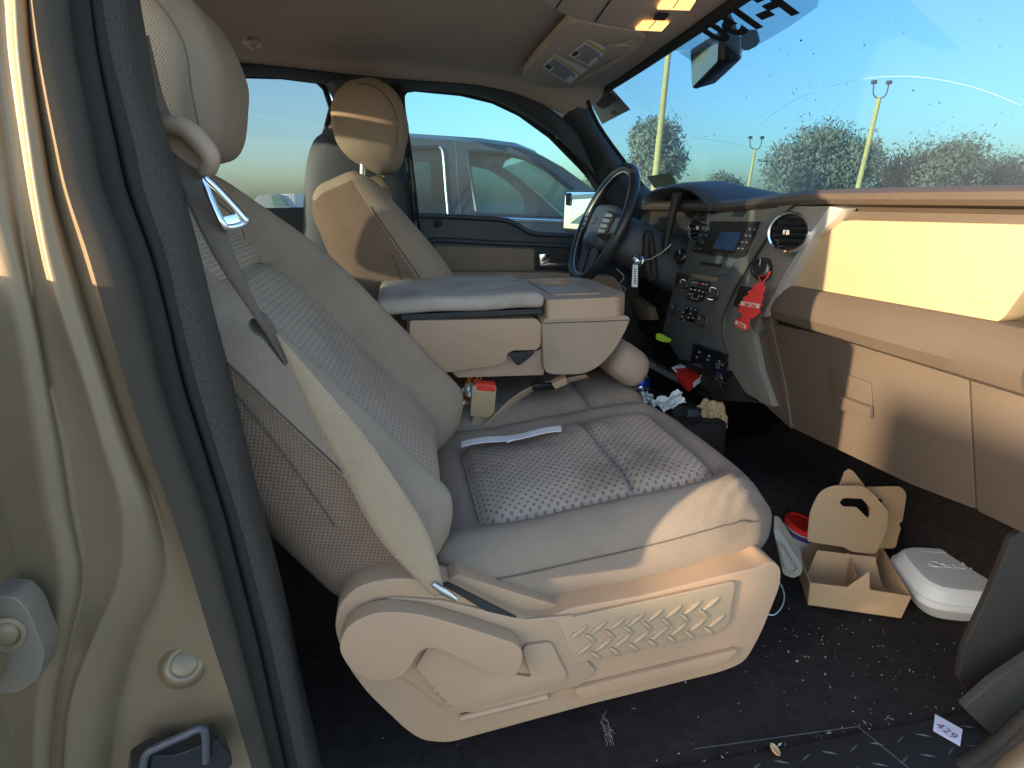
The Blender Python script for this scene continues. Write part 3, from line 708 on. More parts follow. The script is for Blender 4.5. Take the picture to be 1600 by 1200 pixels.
for (p, q), (r_, s_) in zip(vs, vs[1:]): b.faces.new((p, q, s_, r_))
obj('strap_loop', b, F_beltd, belt)
tg = [at(p[0], p[1], y=q) for p, q in (((319, 283), -.705), ((331, 287), -.705), ((380, 340), -.70), ((379, 350), -.70), ((357, 355), -.71), ((345, 345), -.715))]
hole = [at(p[0], p[1], y=q) for p, q in (((329, 298), -.611), ((364, 340), -.592), ((350, 341), -.603))]
b = bmesh.new(); tube(b, smoothloop(tg, 4, True), .0045, 8, True); obj('tongue', b, M_chrome, belt, 1)
b = prism(roundpoly([at(p[0], p[1], y=q) for p, q in (((343, 340), -.715), ((374, 333), -.70), ((382, 342), -.70), ((379, 352), -.70), ((357, 357), -.712))], .004), (0, .006, 0), .002); obj('tongue_plate', b, M_chrome, belt, .6)
b = bmesh.new(); q = [at(676, 912, y=-.757), at(712, 936, y=-.76)]
tube(b, [q[0], q[0].lerp(q[1], .5), q[1]], lambda i: (.004, .006, .004)[i], 8); obj('anchor', b, M_steel, belt, 1)
# buckle between the seats
bk = thing('belt_buckle', 'tan seat belt buckle with red release button beside the passenger seat back', 'buckle', (.17, -.15, .93))
b = prism(roundpoly([at(p[0], p[1], y=-.19) for p in ((738, 602), (776, 604), (772, 645), (763, 653), (735, 650))], .004), (0, .022, 0), .004); obj('housing', b, mat('buckle_tan', (.42, .29, .16), .5, bump=.2, bscale=500), bk, .7)
b = prism(roundpoly([at(p[0], p[1], y=-.1905) for p in ((743, 600), (775, 602), (773, 612), (746, 610))], .002), (0, .020, .004), .002); obj('release_button', b, mat('red_button', (.75, .05, .03), .35), bk, .7)
ribbon([(740, 648, 758, 650, -.182, -.182), (735, 662, 752, 664, -.18, -.18), (726, 685, 745, 688, -.175, -.175)], F_belt, 'strap', bk)

# rear bench, mostly hidden behind the front seats
rs = thing('rear_seat', 'dark shaded rear bench seat back beyond the driver headrest', 'seat', (-1.1, 0, .6))
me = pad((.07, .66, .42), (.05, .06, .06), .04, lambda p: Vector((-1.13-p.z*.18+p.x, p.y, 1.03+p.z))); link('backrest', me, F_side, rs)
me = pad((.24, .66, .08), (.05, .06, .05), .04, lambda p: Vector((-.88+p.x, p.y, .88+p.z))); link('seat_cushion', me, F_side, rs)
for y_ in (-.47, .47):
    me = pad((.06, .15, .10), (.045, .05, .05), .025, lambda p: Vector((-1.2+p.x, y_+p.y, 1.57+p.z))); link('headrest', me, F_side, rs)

# ================================================================== CENTRE SEAT (back folded down as an armrest)
ctr = thing('centre_seat', 'folded beige centre seat back used as armrest with cup holder tray', 'seat', (.25, 0, .8))
YN = -.19
def slabx(px_near, yfar, m, name, parent, bev=.006, y0=YN, rnd_=.006):
    b = prism(roundpoly(poly(px_near, y=y0), rnd_), (0, yfar-y0, 0), bev); return obj(name, b, m, parent, .7)
# lid: soiled cloth pad
def padbox(lo, hi, r, cell, m, name, parent, fn=None):
    lo, hi = Vector(lo), Vector(hi); c = (lo+hi)/2; h = (hi-lo)/2
    me = pad(h, (r, r, min(r, h.z*.95)), cell, lambda p: c+p+(fn(p) if fn else Vector((0, 0, 0))))
    return link(name, me, m, parent)
zl = 1.222
padbox((-.05, -.195, zl-.004), (.318, .19, zl+.030), .014, .012, F_worn, 'armrest_lid', ctr, lambda p: Vector((0, 0, .004*noise.noise(p*9)+.004*(1-(p.y/.19)**2))))
lid2 = prism(roundpoly([(.0, YN+.004, 1.205), (.313, YN+.004, 1.205), (.313, YN+.004, 1.217), (.0, YN+.004, 1.217)], .003), (0, .37, 0), .002); obj('lid_gap', lid2, M_ink, ctr)
slabx([(640, 501), (838, 498), (846, 506), (845, 540), (838, 547), (800, 548), (794, 553), (790, 566), (770, 572), (700, 582), (640, 575)], .19, M_tan, 'storage_bin', ctr, .008)
slabx([(700, 575), (850, 545), (850, 586), (715, 590)], .18, M_tan2, 'bin_base', ctr, .004, YN+.02)
b = prism(roundpoly(poly([(793, 552), (837, 548), (830, 557), (812, 571), (806, 570)], y=YN-.004), .003), (0, .02, 0), .002); obj('latch', b, M_black, ctr, .6)
# tray: box with a cup holder sunk into it
def tray():
    x0, x1, y0, y1 = .322, .525, -.198, .19
    z1 = 1.238
    top = [(x0, y0, z1), (x1-.035, y0, z1-.006), (x1, y0+.05, z1-.008), (x1, y1-.04, z1-.008), (x1-.03, y1, z1-.006), (x0, y1, z1)]
    def circ(cx, cy, r, n=20, sy=1): return [Vector((cx+r*math.cos(2*math.pi*k_/n), cy+sy*r*math.sin(2*math.pi*k_/n), z1)) for k_ in range(n)]
    h1 = circ(.408, .075, .043); h2 = roundpoly([Vector(p) for p in ((.36, -.15, z1), (.49, -.15, z1), (.49, -.06, z1), (.36, -.06, z1))], .02)
    top = roundpoly([Vector((p[0], p[1], z1)) for p in top], .012)
    b = prism(top, (0, 0, -.045), .0, holes=[h1])
    o = obj('cup_tray', b, M_tan2, ctr, .6)
    b = bmesh.new(); lathe(b, [(.0, -.05), (.036, -.05), (.0425, 0.0), (.0445, .002), (.047, .0005)], (.408, .075, z1), (0, 0, 1), 28); obj('cup_well', b, M_tan, o, 1)
    b = bmesh.new(); tube(b, roundpoly([Vector(p) for p in ((.35, -.14, z1+.001), (.47, -.14, z1+.001), (.47, .15, z1+.001), (.35, .15, z1+.001))], .02), .0025, 6, True); obj('tray_lip', b, M_tan2, o, 1)
    b = prism(roundpoly([(x1-.05, y0+.0, z1-.002), (x1-.012, y0+.04, z1-.002), (x1-.02, y0+.05, z1-.002), (x1-.055, y0+.01, z1-.002)], .002), (0, 0, .004), .001); obj('tray_groove', b, M_tan, o, .6)
tray()
# cloth front block under the tray
cloth = [(846, 497), (986, 494), (980, 512), (962, 545), (940, 570), (915, 584), (885, 586), (850, 584)]
pts = poly(cloth, y=YN-.006)
b = prism(roundpoly(pts, .02), (0, .385, 0), .016, 4)
uvl = b.loops.layers.uv.new('UVMap')
for f in b.faces:
    for lo in f.loops: lo[uvl].uv = (lo.vert.co.x+lo.vert.co.y*.7, lo.vert.co.z)
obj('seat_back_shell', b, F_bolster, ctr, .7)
b = bmesh.new(); tube(b, [p+Vector((0, -.001, 0)) for p in poly([(848, 505), (984, 500)], y=YN-.006)], .0012, 5); obj('seam', b, M_stitch, ctr)
# folded headrest pad at the front
c = at(962, 557, y=-.03)
me = pad((.06, .13, .045), (.04, .05, .04), .012, lambda p: c+Vector((p.x*.75+p.z*.55, p.y, p.z*.9-p.x*.55)))
link('headrest', me, F_bolster, ctr)
c = at(968, 548, y=-.10)
# bench cushion below
def bdef(p): return Vector((.305+p.x, -.01+p.y, .915+p.z+.012*(1-(p.y/.18)**2)+.02*sstep(-.2, .25, p.x)-.018*gauss(p.x-.13, .01)+.003*noise.noise(p*11)))
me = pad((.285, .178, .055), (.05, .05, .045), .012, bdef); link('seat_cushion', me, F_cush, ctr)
b = bmesh.new(); tube(b, [bdef(Vector((.13, -.16+.02*i, .055)))+Vector((0, 0, .001)) for i in range(17)], .0012, 5); obj('stitching', b, M_stitch, ctr)
# dark gap filler behind
b = bmesh.new(); add_box(b, (-.10, -.16, .60), (.06, .16, 1.0), .02); obj('seat_base', b, M_black, ctr, .6)
# centre lap belt lying across
lap = thing('lap_belt', 'beige lap belt lying loosely across the centre seat with black buckle latch', 'seat belt', (.3, -.12, .98))
ribbon([(742, 680, 760, 672, -.20, -.17), (775, 645, 790, 648, -.175, -.15), (805, 618, 818, 622, -.16, -.135), (840, 600, 850, 604, -.15, -.125), (880, 592, 890, 598, -.14, -.12), (915, 585, 920, 590, -.13, -.11)], F_belt, 'strap', lap)
b = prism(roundpoly([at(p[0], p[1], y=-.155) for p in ((830, 603), (840, 600), (862, 601), (883, 591), (885, 600), (868, 608), (835, 612))], .002), (0, .012, .004), .0015); obj('latch', b, M_glossb, lap, .6)
b = prism(roundpoly([at(p[0], p[1], y=-.158) for p in ((862, 600), (884, 589), (887, 600), (868, 608))], .002), (0, .012, .006), .0015); obj('adjuster', b, M_tan, lap, .6)

# ================================================================== DASHBOARD
dash = thing('dashboard', 'brown and black dashboard with bronze centre stack, glove compartments and round chrome vents', 'dashboard', (.95, 0, .95))
def panel(px, x, depth, m, name, parent, bev=.004, rnd_=.004, holes=(), front=0):
    b = prism(roundpoly(poly(px, x=x), rnd_) if rnd_ else poly(px, x=x), (depth, 0, 0), bev, holes=[poly(h, x=x) for h in holes]); return obj(name, b, m, parent, .7)
# top pad: profile swept across the car
def sweep_y(prof, ys, fn=None):
    secs = []
    for y_ in ys:
        secs.append([Vector((x+(fn(y_, x, z)[0] if fn else 0), y_, z+(fn(y_, x, z)[1] if fn else 0))) for x, z in prof])
    return loft(secs)
ys = [-.84+1.66*i/40 for i in range(41)]
def crown(y_, x, z): return (.02*(y_/.8)**2, (.012 if z > 1.40 else 0)*(-(y_/.8)**2)*.3 + (-.020*sstep(-.35, .1, y_) if x < 1.1 else -.01))
prof = [(1.48, 1.30), (1.48, 1.385), (1.2, 1.43), (.99, 1.460), (.93, 1.468), (.885, 1.466), (.866, 1.458), (.860, 1.447), (.868, 1.438), (.90, 1.432), (.915, 1.415), (1.0, 1.40), (1.2, 1.30)]
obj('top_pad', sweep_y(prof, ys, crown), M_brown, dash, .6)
# lower dash body
body = [(.925, 1.42), (.93, 1.25), (.93, 1.0), (.96, .955), (1.05, .92), (1.35, .95), (1.35, 1.40)]
obj('dash_body', loft([[Vector((x, y_, z)) for x, z in body] for y_ in (-.83, .82)]), M_black, dash)
b = bmesh.new(); add_box(b, (1.34, -.83, .55), (1.50, .83, 1.35)); obj('firewall', b, M_black, dash)
# recessed band + upper glove door (sun falls on it)
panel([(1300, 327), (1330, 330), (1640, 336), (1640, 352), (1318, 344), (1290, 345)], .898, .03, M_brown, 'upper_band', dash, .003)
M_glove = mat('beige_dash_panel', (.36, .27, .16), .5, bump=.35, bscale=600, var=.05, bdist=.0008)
ug = roundpoly(poly([(1228, 447), (1247, 410), (1275, 370), (1300, 347), (1330, 344), (1650, 352), (1650, 400), (1600, 452), (1566, 499), (1548, 506), (1400, 478), (1240, 452)], x=.893), .012)
b = prism(ug, (.04, 0, 0), .008, 4); ugo = obj('upper_glove_door', b, M_glove, dash, .7)
b = bmesh.new(); tube(b, [Vector((.8925, p.y, p.z)) for p in poly([(1320, 388), (1420, 400), (1600, 414)], x=.893)], .0007, 5); obj('door_seam', b, M_tan2, ugo)
b = bmesh.new(); tube(b, [Vector((.8925, p.y, p.z)) for p in poly([(1516, 467), (1545, 473)], x=.893)], .0012, 5); obj('airbag_mark', b, M_glove, ugo)
# ledge under the panel, rolling to the glove compartment door
yy = [at(px, 455, x=.88).y for px in (1190, 1650)]
lz0 = at(1240, 455, x=.88).z; lz1 = at(1560, 512, x=.88).z
led = [(.895, .012), (.880, .010), (.868, -.002), (.858, -.03), (.856, -.055), (.866, -.078), (.884, -.088), (.92, -.09), (.92, .012)]
secs = []; ya, yb = at(1219, 448, x=.868).y, at(1196, 503, x=.868).y
for i in range(30):
    t = i/29; sec = []
    for x, z in led:
        y0_ = ya+(yb-ya)*min(1, max(0, (.012-z)/.10)); sec.append(Vector((x+.012*gauss(t, .02), y0_+(yy[1]-y0_)*t, 1.246+(.010*t)+z*(1.0-.12*(1-t)))))
    secs.append(sec)
obj('ledge', loft(secs), M_brown, dash, .5)
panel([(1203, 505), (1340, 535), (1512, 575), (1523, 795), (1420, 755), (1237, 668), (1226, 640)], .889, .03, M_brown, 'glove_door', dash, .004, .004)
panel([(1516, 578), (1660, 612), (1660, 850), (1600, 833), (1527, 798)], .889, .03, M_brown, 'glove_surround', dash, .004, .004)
b = prism(roundpoly(poly([(1294, 573), (1362, 598), (1366, 655), (1303, 637)], x=.8885), .003), (-.0025, 0, 0), .001); gh = obj('glove_latch', b, M_brown, dash, .7)
b = prism(roundpoly(poly([(1303, 612), (1364, 634), (1365, 651), (1306, 634)], x=.886), .003), (-.008, 0, -.003), .003); obj('pull', b, M_brown, gh, .7)
panel([(1170, 520), (1202, 520), (1224, 640), (1236, 670), (1190, 628)], .892, .03, M_brown, 'stack_side', dash, .004, .003)
# bronze centre stack surround (right leg) and silver strip
panel([(1228, 322), (1300, 322), (1292, 340), (1250, 400), (1205, 460), (1185, 500), (1176, 520), (1182, 560), (1196, 618), (1190, 628), (1165, 615), (1140, 575), (1125, 535), (1140, 490), (1180, 410), (1215, 345)], .880, .05, M_bronze, 'stack_surround', dash, .006, .01)
panel([(1243, 317), (1227, 330), (1202, 363), (1177, 401), (1148, 448), (1129, 489), (1126, 521), (1136, 555), (1120, 536), (1110, 514), (1120, 470), (1139, 439), (1167, 398), (1189, 354), (1218, 319)], .872, .04, mat('dark_bronze_rib', (.125, .122, .115), .4, var=.06), 'stack_rib', dash, .006, .008)
b = bmesh.new(); tube(b, smoothloop([p+Vector((-.002, 0, 0)) for p in poly([(1246, 318), (1230, 331), (1205, 364), (1180, 402), (1151, 449), (1132, 490), (1129, 521), (1139, 556)], x=.872)], 4, False), .0018, 6); obj('rib_groove', b, M_ink, dash, 1)
panel([(1296, 322), (1318, 326), (1306, 342), (1270, 372), (1236, 430), (1205, 492), (1196, 496), (1190, 494), (1228, 424), (1262, 368), (1284, 340)], .872, .03, M_silver, 'silver_strip', dash, .004, .005)
panel([(1190, 496), (1203, 494), (1206, 512), (1226, 600), (1236, 668), (1229, 660), (1218, 600), (1199, 516)], .884, .02, M_brown, 'strip_foot', dash, .002, .003)
panel([(1146, 512), (1168, 505), (1176, 520), (1188, 580), (1208, 636), (1186, 628), (1168, 585), (1158, 540)], .876, .02, M_bronze, 'stack_leg', dash, .005, .005)
# radio and climate area
panel([(1090, 335), (1228, 322), (1200, 398), (1150, 478), (1125, 532), (1140, 580), (1060, 560), (1035, 520), (1044, 480), (1062, 420)], .884, .05, M_slate, 'stack_panel', dash, .005, .008)
panel([(1103, 338), (1150, 326), (1222, 322), (1214, 345), (1120, 350), (1092, 352)], .881, .03, M_bronze, 'stack_cap', dash, .004, .005)
b = prism(roundpoly(poly([(1143, 338), (1150, 328), (1168, 328), (1160, 339)], x=.8805), .002), (-.002, 0, 0), .001); hz = obj('hazard_button', b, M_dark, dash)
rad = panel([(1110, 346), (1186, 346), (1181, 358), (1164, 400), (1151, 404), (1083, 394), (1087, 380)], .879, .02, M_black, 'radio', dash, .003, .004)
scr = prism(roundpoly(poly([(1127, 362), (1160, 363), (1147, 392), (1114, 388)], x=.8785), .002), (-.002, 0, 0), .0006)
obj('screen', scr, mat('radio_screen', (.05, .10, .22), .12, var=.4, vscale=12), rad)
M_btn = mat('radio_button', (.03, .032, .038), .4, var=.1); M_ltr = mat('button_print', (.5, .52, .55), .6, var=.05)
for i in range(4):
    for j in range(2):
        for side_ in (0, 1):
            if side_ == 0: cx, cy = 1100-i*4.6+j*7.4, 357+i*10.2+j*1
            else: cx, cy = 1172-i*6+j*6.8, 358+i*10+j*.6
            w, h = 3.1, 4.2
            b = prism(roundpoly(poly([(cx-w+1, cy-h), (cx+w+1, cy-h+.5), (cx+w-1, cy+h), (cx-w-1, cy+h-.5)], x=.8785), .001), (-.003, 0, 0), .0008); o = obj('button', b, M_btn, rad)
            b = prism(poly([(cx-1.6, cy-.5), (cx+1.6, cy-.3), (cx+1.5, cy+.6), (cx-1.7, cy+.4)], x=.8750), (-.0005, 0, 0)); obj('button_mark', b, M_ltr, o)
panel([(1083, 398), (1150, 408), (1138, 428), (1120, 432), (1075, 424)], .880, .02, M_slate, 'radio_lower', dash, .003, .004)
panel([(1096, 409), (1128, 413), (1126, 418), (1093, 413)], .8785, .002, M_black, 'disc_slot', dash, .0006, .001)
panel([(1082, 427), (1122, 434), (1118, 441), (1080, 433)], .8785, .002, mat('slot_tan', (.25, .19, .14), .5), 'tray_slot', dash, .0006, .001)
def vent(cx, cy, r, x, tilt=(-.78, -.62, .08)):
    c = at(cx, cy, x=x); w = Vector(tilt).normalized()
    b = bmesh.new(); lathe(b, [(r*1.0, -.025), (r*1.0, .004), (r*.96, .010), (r*.88, .008), (r*.84, .0), (r*.82, -.02)], c, w, 36); v = obj('vent', b, M_chrome, dash, .8)
    b = bmesh.new(); lathe(b, [(0, -.018), (r*.83, -.018)], c, w, 30); obj('vent_bowl', b, M_black, v)
    u_, v_, _ = basis(w)
    for k_ in range(5):
        o_ = (-.6+.3*k_)*r; hw = math.sqrt(max(0, (r*.8)**2-o_**2))
        M_ = Matrix.Translation(c+Vector((0, 0, o_))-w*.008) @ Matrix.Rotation(math.atan2(-w.y, -w.x), 4, 'Z')
        b = bmesh.new(); add_box(b, (-.009, -hw, -.0018), (.008, hw, .0018), .001, 1, M_ @ Matrix.Rotation(R(-22), 4, 'Y')); obj('slat', b, M_glossb, v)
    b = bmesh.new(); add_box(b, (-.012, -.006, -.006), (-.002, .006, .006), .002, 2, Matrix.Translation(c-w*.0)); obj('vent_tab', b, M_chrome, v)
vent(1233, 363, .044, .846); vent(1093, 356, .042, .874, (-1, -.25, .1))
KT = Vector((-.80, -.55, .22)).normalized()
def knob(cx, cy, r, x, h=.014, ring=M_chrome, face=M_black):
    c = at(cx, cy, x=x); b = bmesh.new(); lathe(b, [(r*1.06, -.004), (r*1.06, .002), (r*.98, .004), (r*.92, .004), (r*.92, -.012)], c, KT, 26); k_ = obj('knob', b, ring, dash, .8)
    b = bmesh.new(); lathe(b, [(r*.93, 0), (r*.85, h), (r*.75, h+.0015), (r*.55, h+.0015), (r*.5, h), (0, h)], c, KT, 26); obj('knob_cap', b, face, k_, .8)
    b = bmesh.new(); add_box(b, (-.0012, -.0012, r*.2), (0, .0012, r*.8), 0, 1, Matrix.Translation(c+KT*(h+.0016))); obj('pointer', b, M_ltr, k_)
knob(1193, 421, .027, .870, .022, M_black, M_glossb); knob(1067, 401, .024, .884, .02, M_black, M_glossb)
for cx, cy, r in ((1067, 445, .0165), (1113, 459, .018), (1054, 484, .0165), (1096, 502, .018)): knob(cx, cy, r, .866)
b = bmesh.new(); pr = at(1193, 421, x=.85)
# small dark pocket with bright edge
panel([(1155, 447), (1178, 450), (1166, 484), (1147, 478)], .876, .01, M_black, 'power_pocket', dash, .002, .003)
b = bmesh.new(); tube(b, [p+Vector((-.003, 0, 0)) for p in poly([(1158, 447), (1147, 479)], x=.876)], .002, 6); obj('pocket_edge', b, M_chrome, dash)
# climate displays
cl = panel([(1078, 447), (1104, 451), (1096, 471), (1088, 472), (1072, 468)], .879, .004, M_glossb, 'climate_panel', dash, .001, .002)
for (cx, cy) in ((1080, 452), (1086, 453), (1093, 454), (1099, 456), (1078, 459), (1096, 463)):
    b = prism(poly([(cx-1.5, cy-1.3), (cx+1.5, cy-1), (cx+1.3, cy+1.3), (cx-1.7, cy+1)], x=.8788), (-.0006, 0, 0)); obj('symbol', b, M_ltr, cl)
b = bmesh.new(); tube(b, [p+Vector((-.001, 0, 0)) for p in poly([(1083, 458), (1080, 466), (1090, 468), (1093, 460)], x=.8788)], .0009, 5); obj('symbol_frame', b, M_ltr, cl)
cl = panel([(1070, 478), (1090, 482), (1084, 504), (1062, 499)], .879, .004, M_glossb, 'mode_panel', dash, .001, .002)
for (cx, cy) in ((1073, 481), (1080, 482), (1087, 484), (1068, 488), (1066, 495), (1079, 490), (1076, 496), (1083, 497), (1069, 500)):
    b = prism(poly([(cx-1.3, cy-1.2), (cx+1.3, cy-1), (cx+1.1, cy+1.2), (cx-1.5, cy+1)], x=.8788), (-.0006, 0, 0)); obj('symbol', b, M_ltr, cl)
sw = panel([(1080, 437), (1108, 442), (1105, 449), (1078, 443)], .879, .004, M_black, 'switch_row', dash, .001, .002)
for i, mm in enumerate((M_ltr, M_ltr, M_red, M_ltr, M_ltr)):
    cx, cy = 1083+i*5.3, 441+i*.9; b = prism(poly([(cx-1.6, cy-1.2), (cx+1.6, cy-.9), (cx+1.4, cy+1.3), (cx-1.8, cy+1)], x=.8788), (-.0008, 0, 0)); obj('switch', b, mm, sw)
panel([(1048, 424), (1076, 430), (1070, 452), (1042, 446)], .881, .004, M_black, 'trailer_switches', dash, .001, .003)
b = bmesh.new(); tube(b, [p+Vector((-.003, 0, 0)) for p in poly([(1048, 424), (1041, 447)], x=.881)], .0015, 6); obj('switch_edge', b, M_silver, dash)
# lower black console below the stack
panel([(1058, 560), (1140, 582), (1165, 618), (1190, 630), (1120, 625), (1050, 610)], .90, .2, M_black, 'lower_stack', dash, .006, .01)
lc = panel([(1083, 536), (1135, 555), (1127, 590), (1078, 568)], .872, .03, M_glossb, 'socket_panel', dash, .003, .004)
for cx, cy in ((1093, 550), (1108, 556), (1089, 558), (1106, 562)):
    b = prism(poly([(cx-1.4, cy-1.2), (cx+1.4, cy-.8), (cx+1.2, cy+1.4), (cx-1.6, cy+1)], x=.8718), (-.0006, 0, 0)); obj('symbol', b, M_ltr, lc)
for cx, cy, r in ((1124, 570, .012), (1128, 597, .012), (1122, 588, .010)):
    c = at(cx, cy, x=.868); b = bmesh.new(); lathe(b, [(r, 0), (r*1.1, .004), (r*.8, .006), (r*.7, -.01)], c, (-1, 0, .2), 20); obj('socket_ring', b, M_chrome, dash, .8)
# instrument hood and cluster
hood = smoothloop([at(p[0], p[1], x=.86) for p in ((1003, 312), (1015, 300), (1035, 293), (1060, 289), (1085, 295), (1105, 308), (1118, 322))], 5, False)
hi = smoothloop([at(p[0], p[1], x=.865) for p in ((1006, 322), (1017, 308), (1036, 299), (1060, 296), (1082, 302), (1098, 316), (1108, 334))], 5, False)
rows = [[h+Vector((.35, 0, -.03)), h+Vector((.12, 0, .012)), h+Vector((.03, 0, .008)), h, (h+k_)/2+Vector((-.006, 0, 0)), k_, k_+Vector((.10, 0, -.01))] for h, k_ in zip(hood, hi)]
obj('cluster_hood', sheet(rows), M_dark, dash, 1.2)
panel([(1006, 318), (1060, 296), (1108, 332), (1090, 390), (1060, 420), (1010, 400)], .955, .02, M_glossb, 'instrument_cluster', dash, .004, .01)
for cx, cy, r in ((1066, 352, .03), (1078, 340, .016), (1089, 343, .016), (1052, 366, .03)):
    c = at(cx, cy, x=.952); b = bmesh.new(); lathe(b, [(r*1.0, 0), (r*1.0, .004), (r*.94, .005), (r*.9, .001)], c, (-1, 0, .15), 26); g_ = obj('gauge', b, M_silver, dash, .8)
    b = bmesh.new(); lathe(b, [(0, .001), (r*.9, .001)], c, (-1, 0, .15), 24); obj('gauge_face', b, mat('gauge_face', (.05, .09, .13), .3), g_)
# knee panel left of stack, driver-side lower trim
panel([(880, 425), (960, 430), (1050, 440), (1060, 520), (1040, 540), (1010, 520), (940, 470), (870, 455)], .93, .1, M_black, 'knee_panel', dash, .01, .02)
panel([(985, 460), (1012, 480), (1018, 500), (1000, 500), (984, 478)], .90, .03, mat('tan_pocket', (.24, .17, .10), .5), 'pocket_trim', dash, .004, .004)
# column shroud, shift lever, key barrel
WC = Vector((.653, .42, 1.376)); wn_ = Vector((-math.cos(R(24)), 0, math.sin(R(24)))); wu = Vector((math.sin(R(24)), 0, math.cos(R(24))))
col = thing('steering_column', 'black steering column shroud with shift lever and key barrel behind the wheel', 'column', tuple(WC-wn_*.2))
secs = []
for t, rw, rh in ((.055, .06, .055), (.07, .075, .068), (.13, .078, .075), (.20, .08, .082), (.30, .085, .09)):
    c = WC-wn_*t+Vector((0, 0, -.012-.03*t))
    secs.append([c+Vector((0, 1, 0))*rw*math.copysign(abs(math.cos(a))**.6, math.cos(a))+wu*rh*math.copysign(abs(math.sin(a))**.6, math.sin(a)) for a in [2*math.pi*k_/28 for k_ in range(28)]])
obj('shroud', loft(secs), M_dark, col, .8)
b = bmesh.new(); q = smoothloop([at(p[0], p[1], y=.31) for p in ((1040, 396), (1042, 372), (1048, 345), (1055, 318), (1058, 306))], 5, False)
tube(b, q, lambda i: .010+.006*(i/(len(q)-1)), 14); obj('shift_lever', b, M_black, col, .8)
b = bmesh.new(); lathe(b, [(0, .004), (.010, .003), (.014, .004), (.0155, 0)], q[-1]+Vector((0, 0, .002)), Vector((-.2, -.35, 1)), 18); obj('lever_cap', b, M_dark, col, .8)
b = bmesh.new(); kc = at(998, 407, y=.315); lathe(b, [(.0, .002), (.008, .004), (.013, .008), (.017, .006), (.018, 0), (.018, -.02)], kc, (-.55, -.8, .15), 22); obj('key_barrel', b, M_chrome, col, .8)
b = bmesh.new(); tube(b, smoothloop([at(p[0], p[1], y=.33) for p in ((1014, 364), (1020, 400), (1022, 430), (1018, 434), (1012, 420), (1010, 380))], 4, True), .012, 8, True); obj('shroud_boot', b, M_black, col, 1)
# steering wheel
sw_ = thing('steering_wheel', 'black leather steering wheel with grey control buttons seen edge-on', 'steering wheel', tuple(WC))
def wp(r, an, off=0): return WC+Vector((0, 1, 0))*r*math.cos(an)+wu*r*math.sin(an)+wn_*off
b = bmesh.new(); tube(b, [wp(.186, 2*math.pi*k_/72) for k_ in range(72)], .0165, 14, True); rim = obj('rim', b, M_leather, sw_, 2)
b = bmesh.new(); tube(b, [wp(.172, 2*math.pi*k_/72, .006) for k_ in range(72)], .0028, 6, True); obj('rim_ring', b, M_silver, rim, 2)
me = pad((.085, .072, .026), (.03, .03, .018), .009, lambda p: WC+Vector((0, 1, 0))*(p.x*(1-.12*(p.y < 0)))+wu*(p.y-.012)+wn_*(p.z-.008+.012*(1-(p.x/.085)**2))); link('hub_pad', me, M_dark, sw_)
b = bmesh.new(); ec = WC+wn_*.032-wu*.0; lathe(b, [(0, .002), (.020, .002), (.024, .0005), (.025, -.004)], ec, wn_, 24)
for v in b.verts:
    d = v.co-ec; v.co = ec+Vector((0, d.y*1.15, 0))+wu*(d.dot(wu)*.5)+wn_*d.dot(wn_)
obj('emblem', b, M_dark, sw_, .8)
for s in (-1, 1):
    def sp(r, zz, off): return WC+Vector((0, s*r, 0))+wu*zz+wn_*off
    b = loft([[sp(r, z0-hh, o_-.008), sp(r, z0-hh*.8, o_+.008), sp(r, z0, o_+.011), sp(r, z0+hh*.8, o_+.008), sp(r, z0+hh, o_-.008), sp(r, z0, o_-.014)] for r, z0, hh, o_ in ((.06, -.005, .05, .010), (.10, -.006, .040, .006), (.14, -.004, .030, .002), (.182, 0, .026, 0))])
    obj('spoke', b, M_silver if False else M_dark, sw_, .8)
    b = prism(roundpoly([sp(.078, -.048, .022), sp(.132, -.026, .015), sp(.132, .022, .015), sp(.078, .038, .022)], .006), wn_*.004, .0015); bp_ = obj('button_pod', b, M_black, sw_, .6)
    for k_ in range(4):
        zz = -.030+.017*k_; b = prism(roundpoly([sp(.084, zz-.006, .0265), sp(.124, zz-.0045, .0205), sp(.124, zz+.0055, .0205), sp(.084, zz+.0055, .0265)], .002), wn_*.004, .0012); obj('button', b, mat('wheel_button', (.16, .19, .22), .4), bp_, .6)
for s in (-1, 1):
    def sp2(r, w): return WC+wu*(-r)+Vector((0, s*.045+w, 0))
    b = loft([[sp2(r, -.014)+wn_*o_, sp2(r, .014)+wn_*o_, sp2(r, .014)+wn_*(o_-.014), sp2(r, -.014)+wn_*(o_-.014)] for r, o_ in ((.06, .012), (.12, .006), (.176, 0))]); obj('lower_spoke', b, M_dark, sw_, .6)
# key fob tag and wire
kt = thing('key_tag', 'white paper tag hanging from the ignition key', 'tag', tuple(at(993, 432, y=.30)))
b = prism(roundpoly([at(p[0], p[1], y=.298) for p in ((989, 413), (997, 414), (996, 449), (987, 448))], .002), (.0, .0015, 0)); o = obj('tag', b, M_white, kt)
for k_ in range(7):
    cy = 420+k_*3.6; b = prism([at(p[0], p[1], y=.2975) for p in ((990.5, cy), (994.5, cy+.2), (994.3, cy+1.8), (990.3, cy+1.6))], (0, .0004, 0)); obj('print_mark', b, M_ink, kt)
b = bmesh.new(); tube(b, smoothloop([at(p[0], p[1], y=.295) for p in ((993, 414), (990, 404), (997, 398), (1002, 406), (995, 414))], 4, False), .0012, 6); obj('key_ring', b, M_steel, kt)
wr = thing('wire', 'thin pale wire running from the ignition key to the dash', 'wire', tuple(at(1020, 400, y=.28)))
b = bmesh.new(); tube(b, smoothloop([at(p[0], p[1], y=q) for p, q in (((1000, 407), .29), ((1015, 405), .26), ((1030, 397), .22), ((1042, 388), .2), ((1048, 382), .2))], 5, False), .0014, 6); obj('lead', b, mat('pale_wire', (.55, .52, .45), .5), wr, 1)
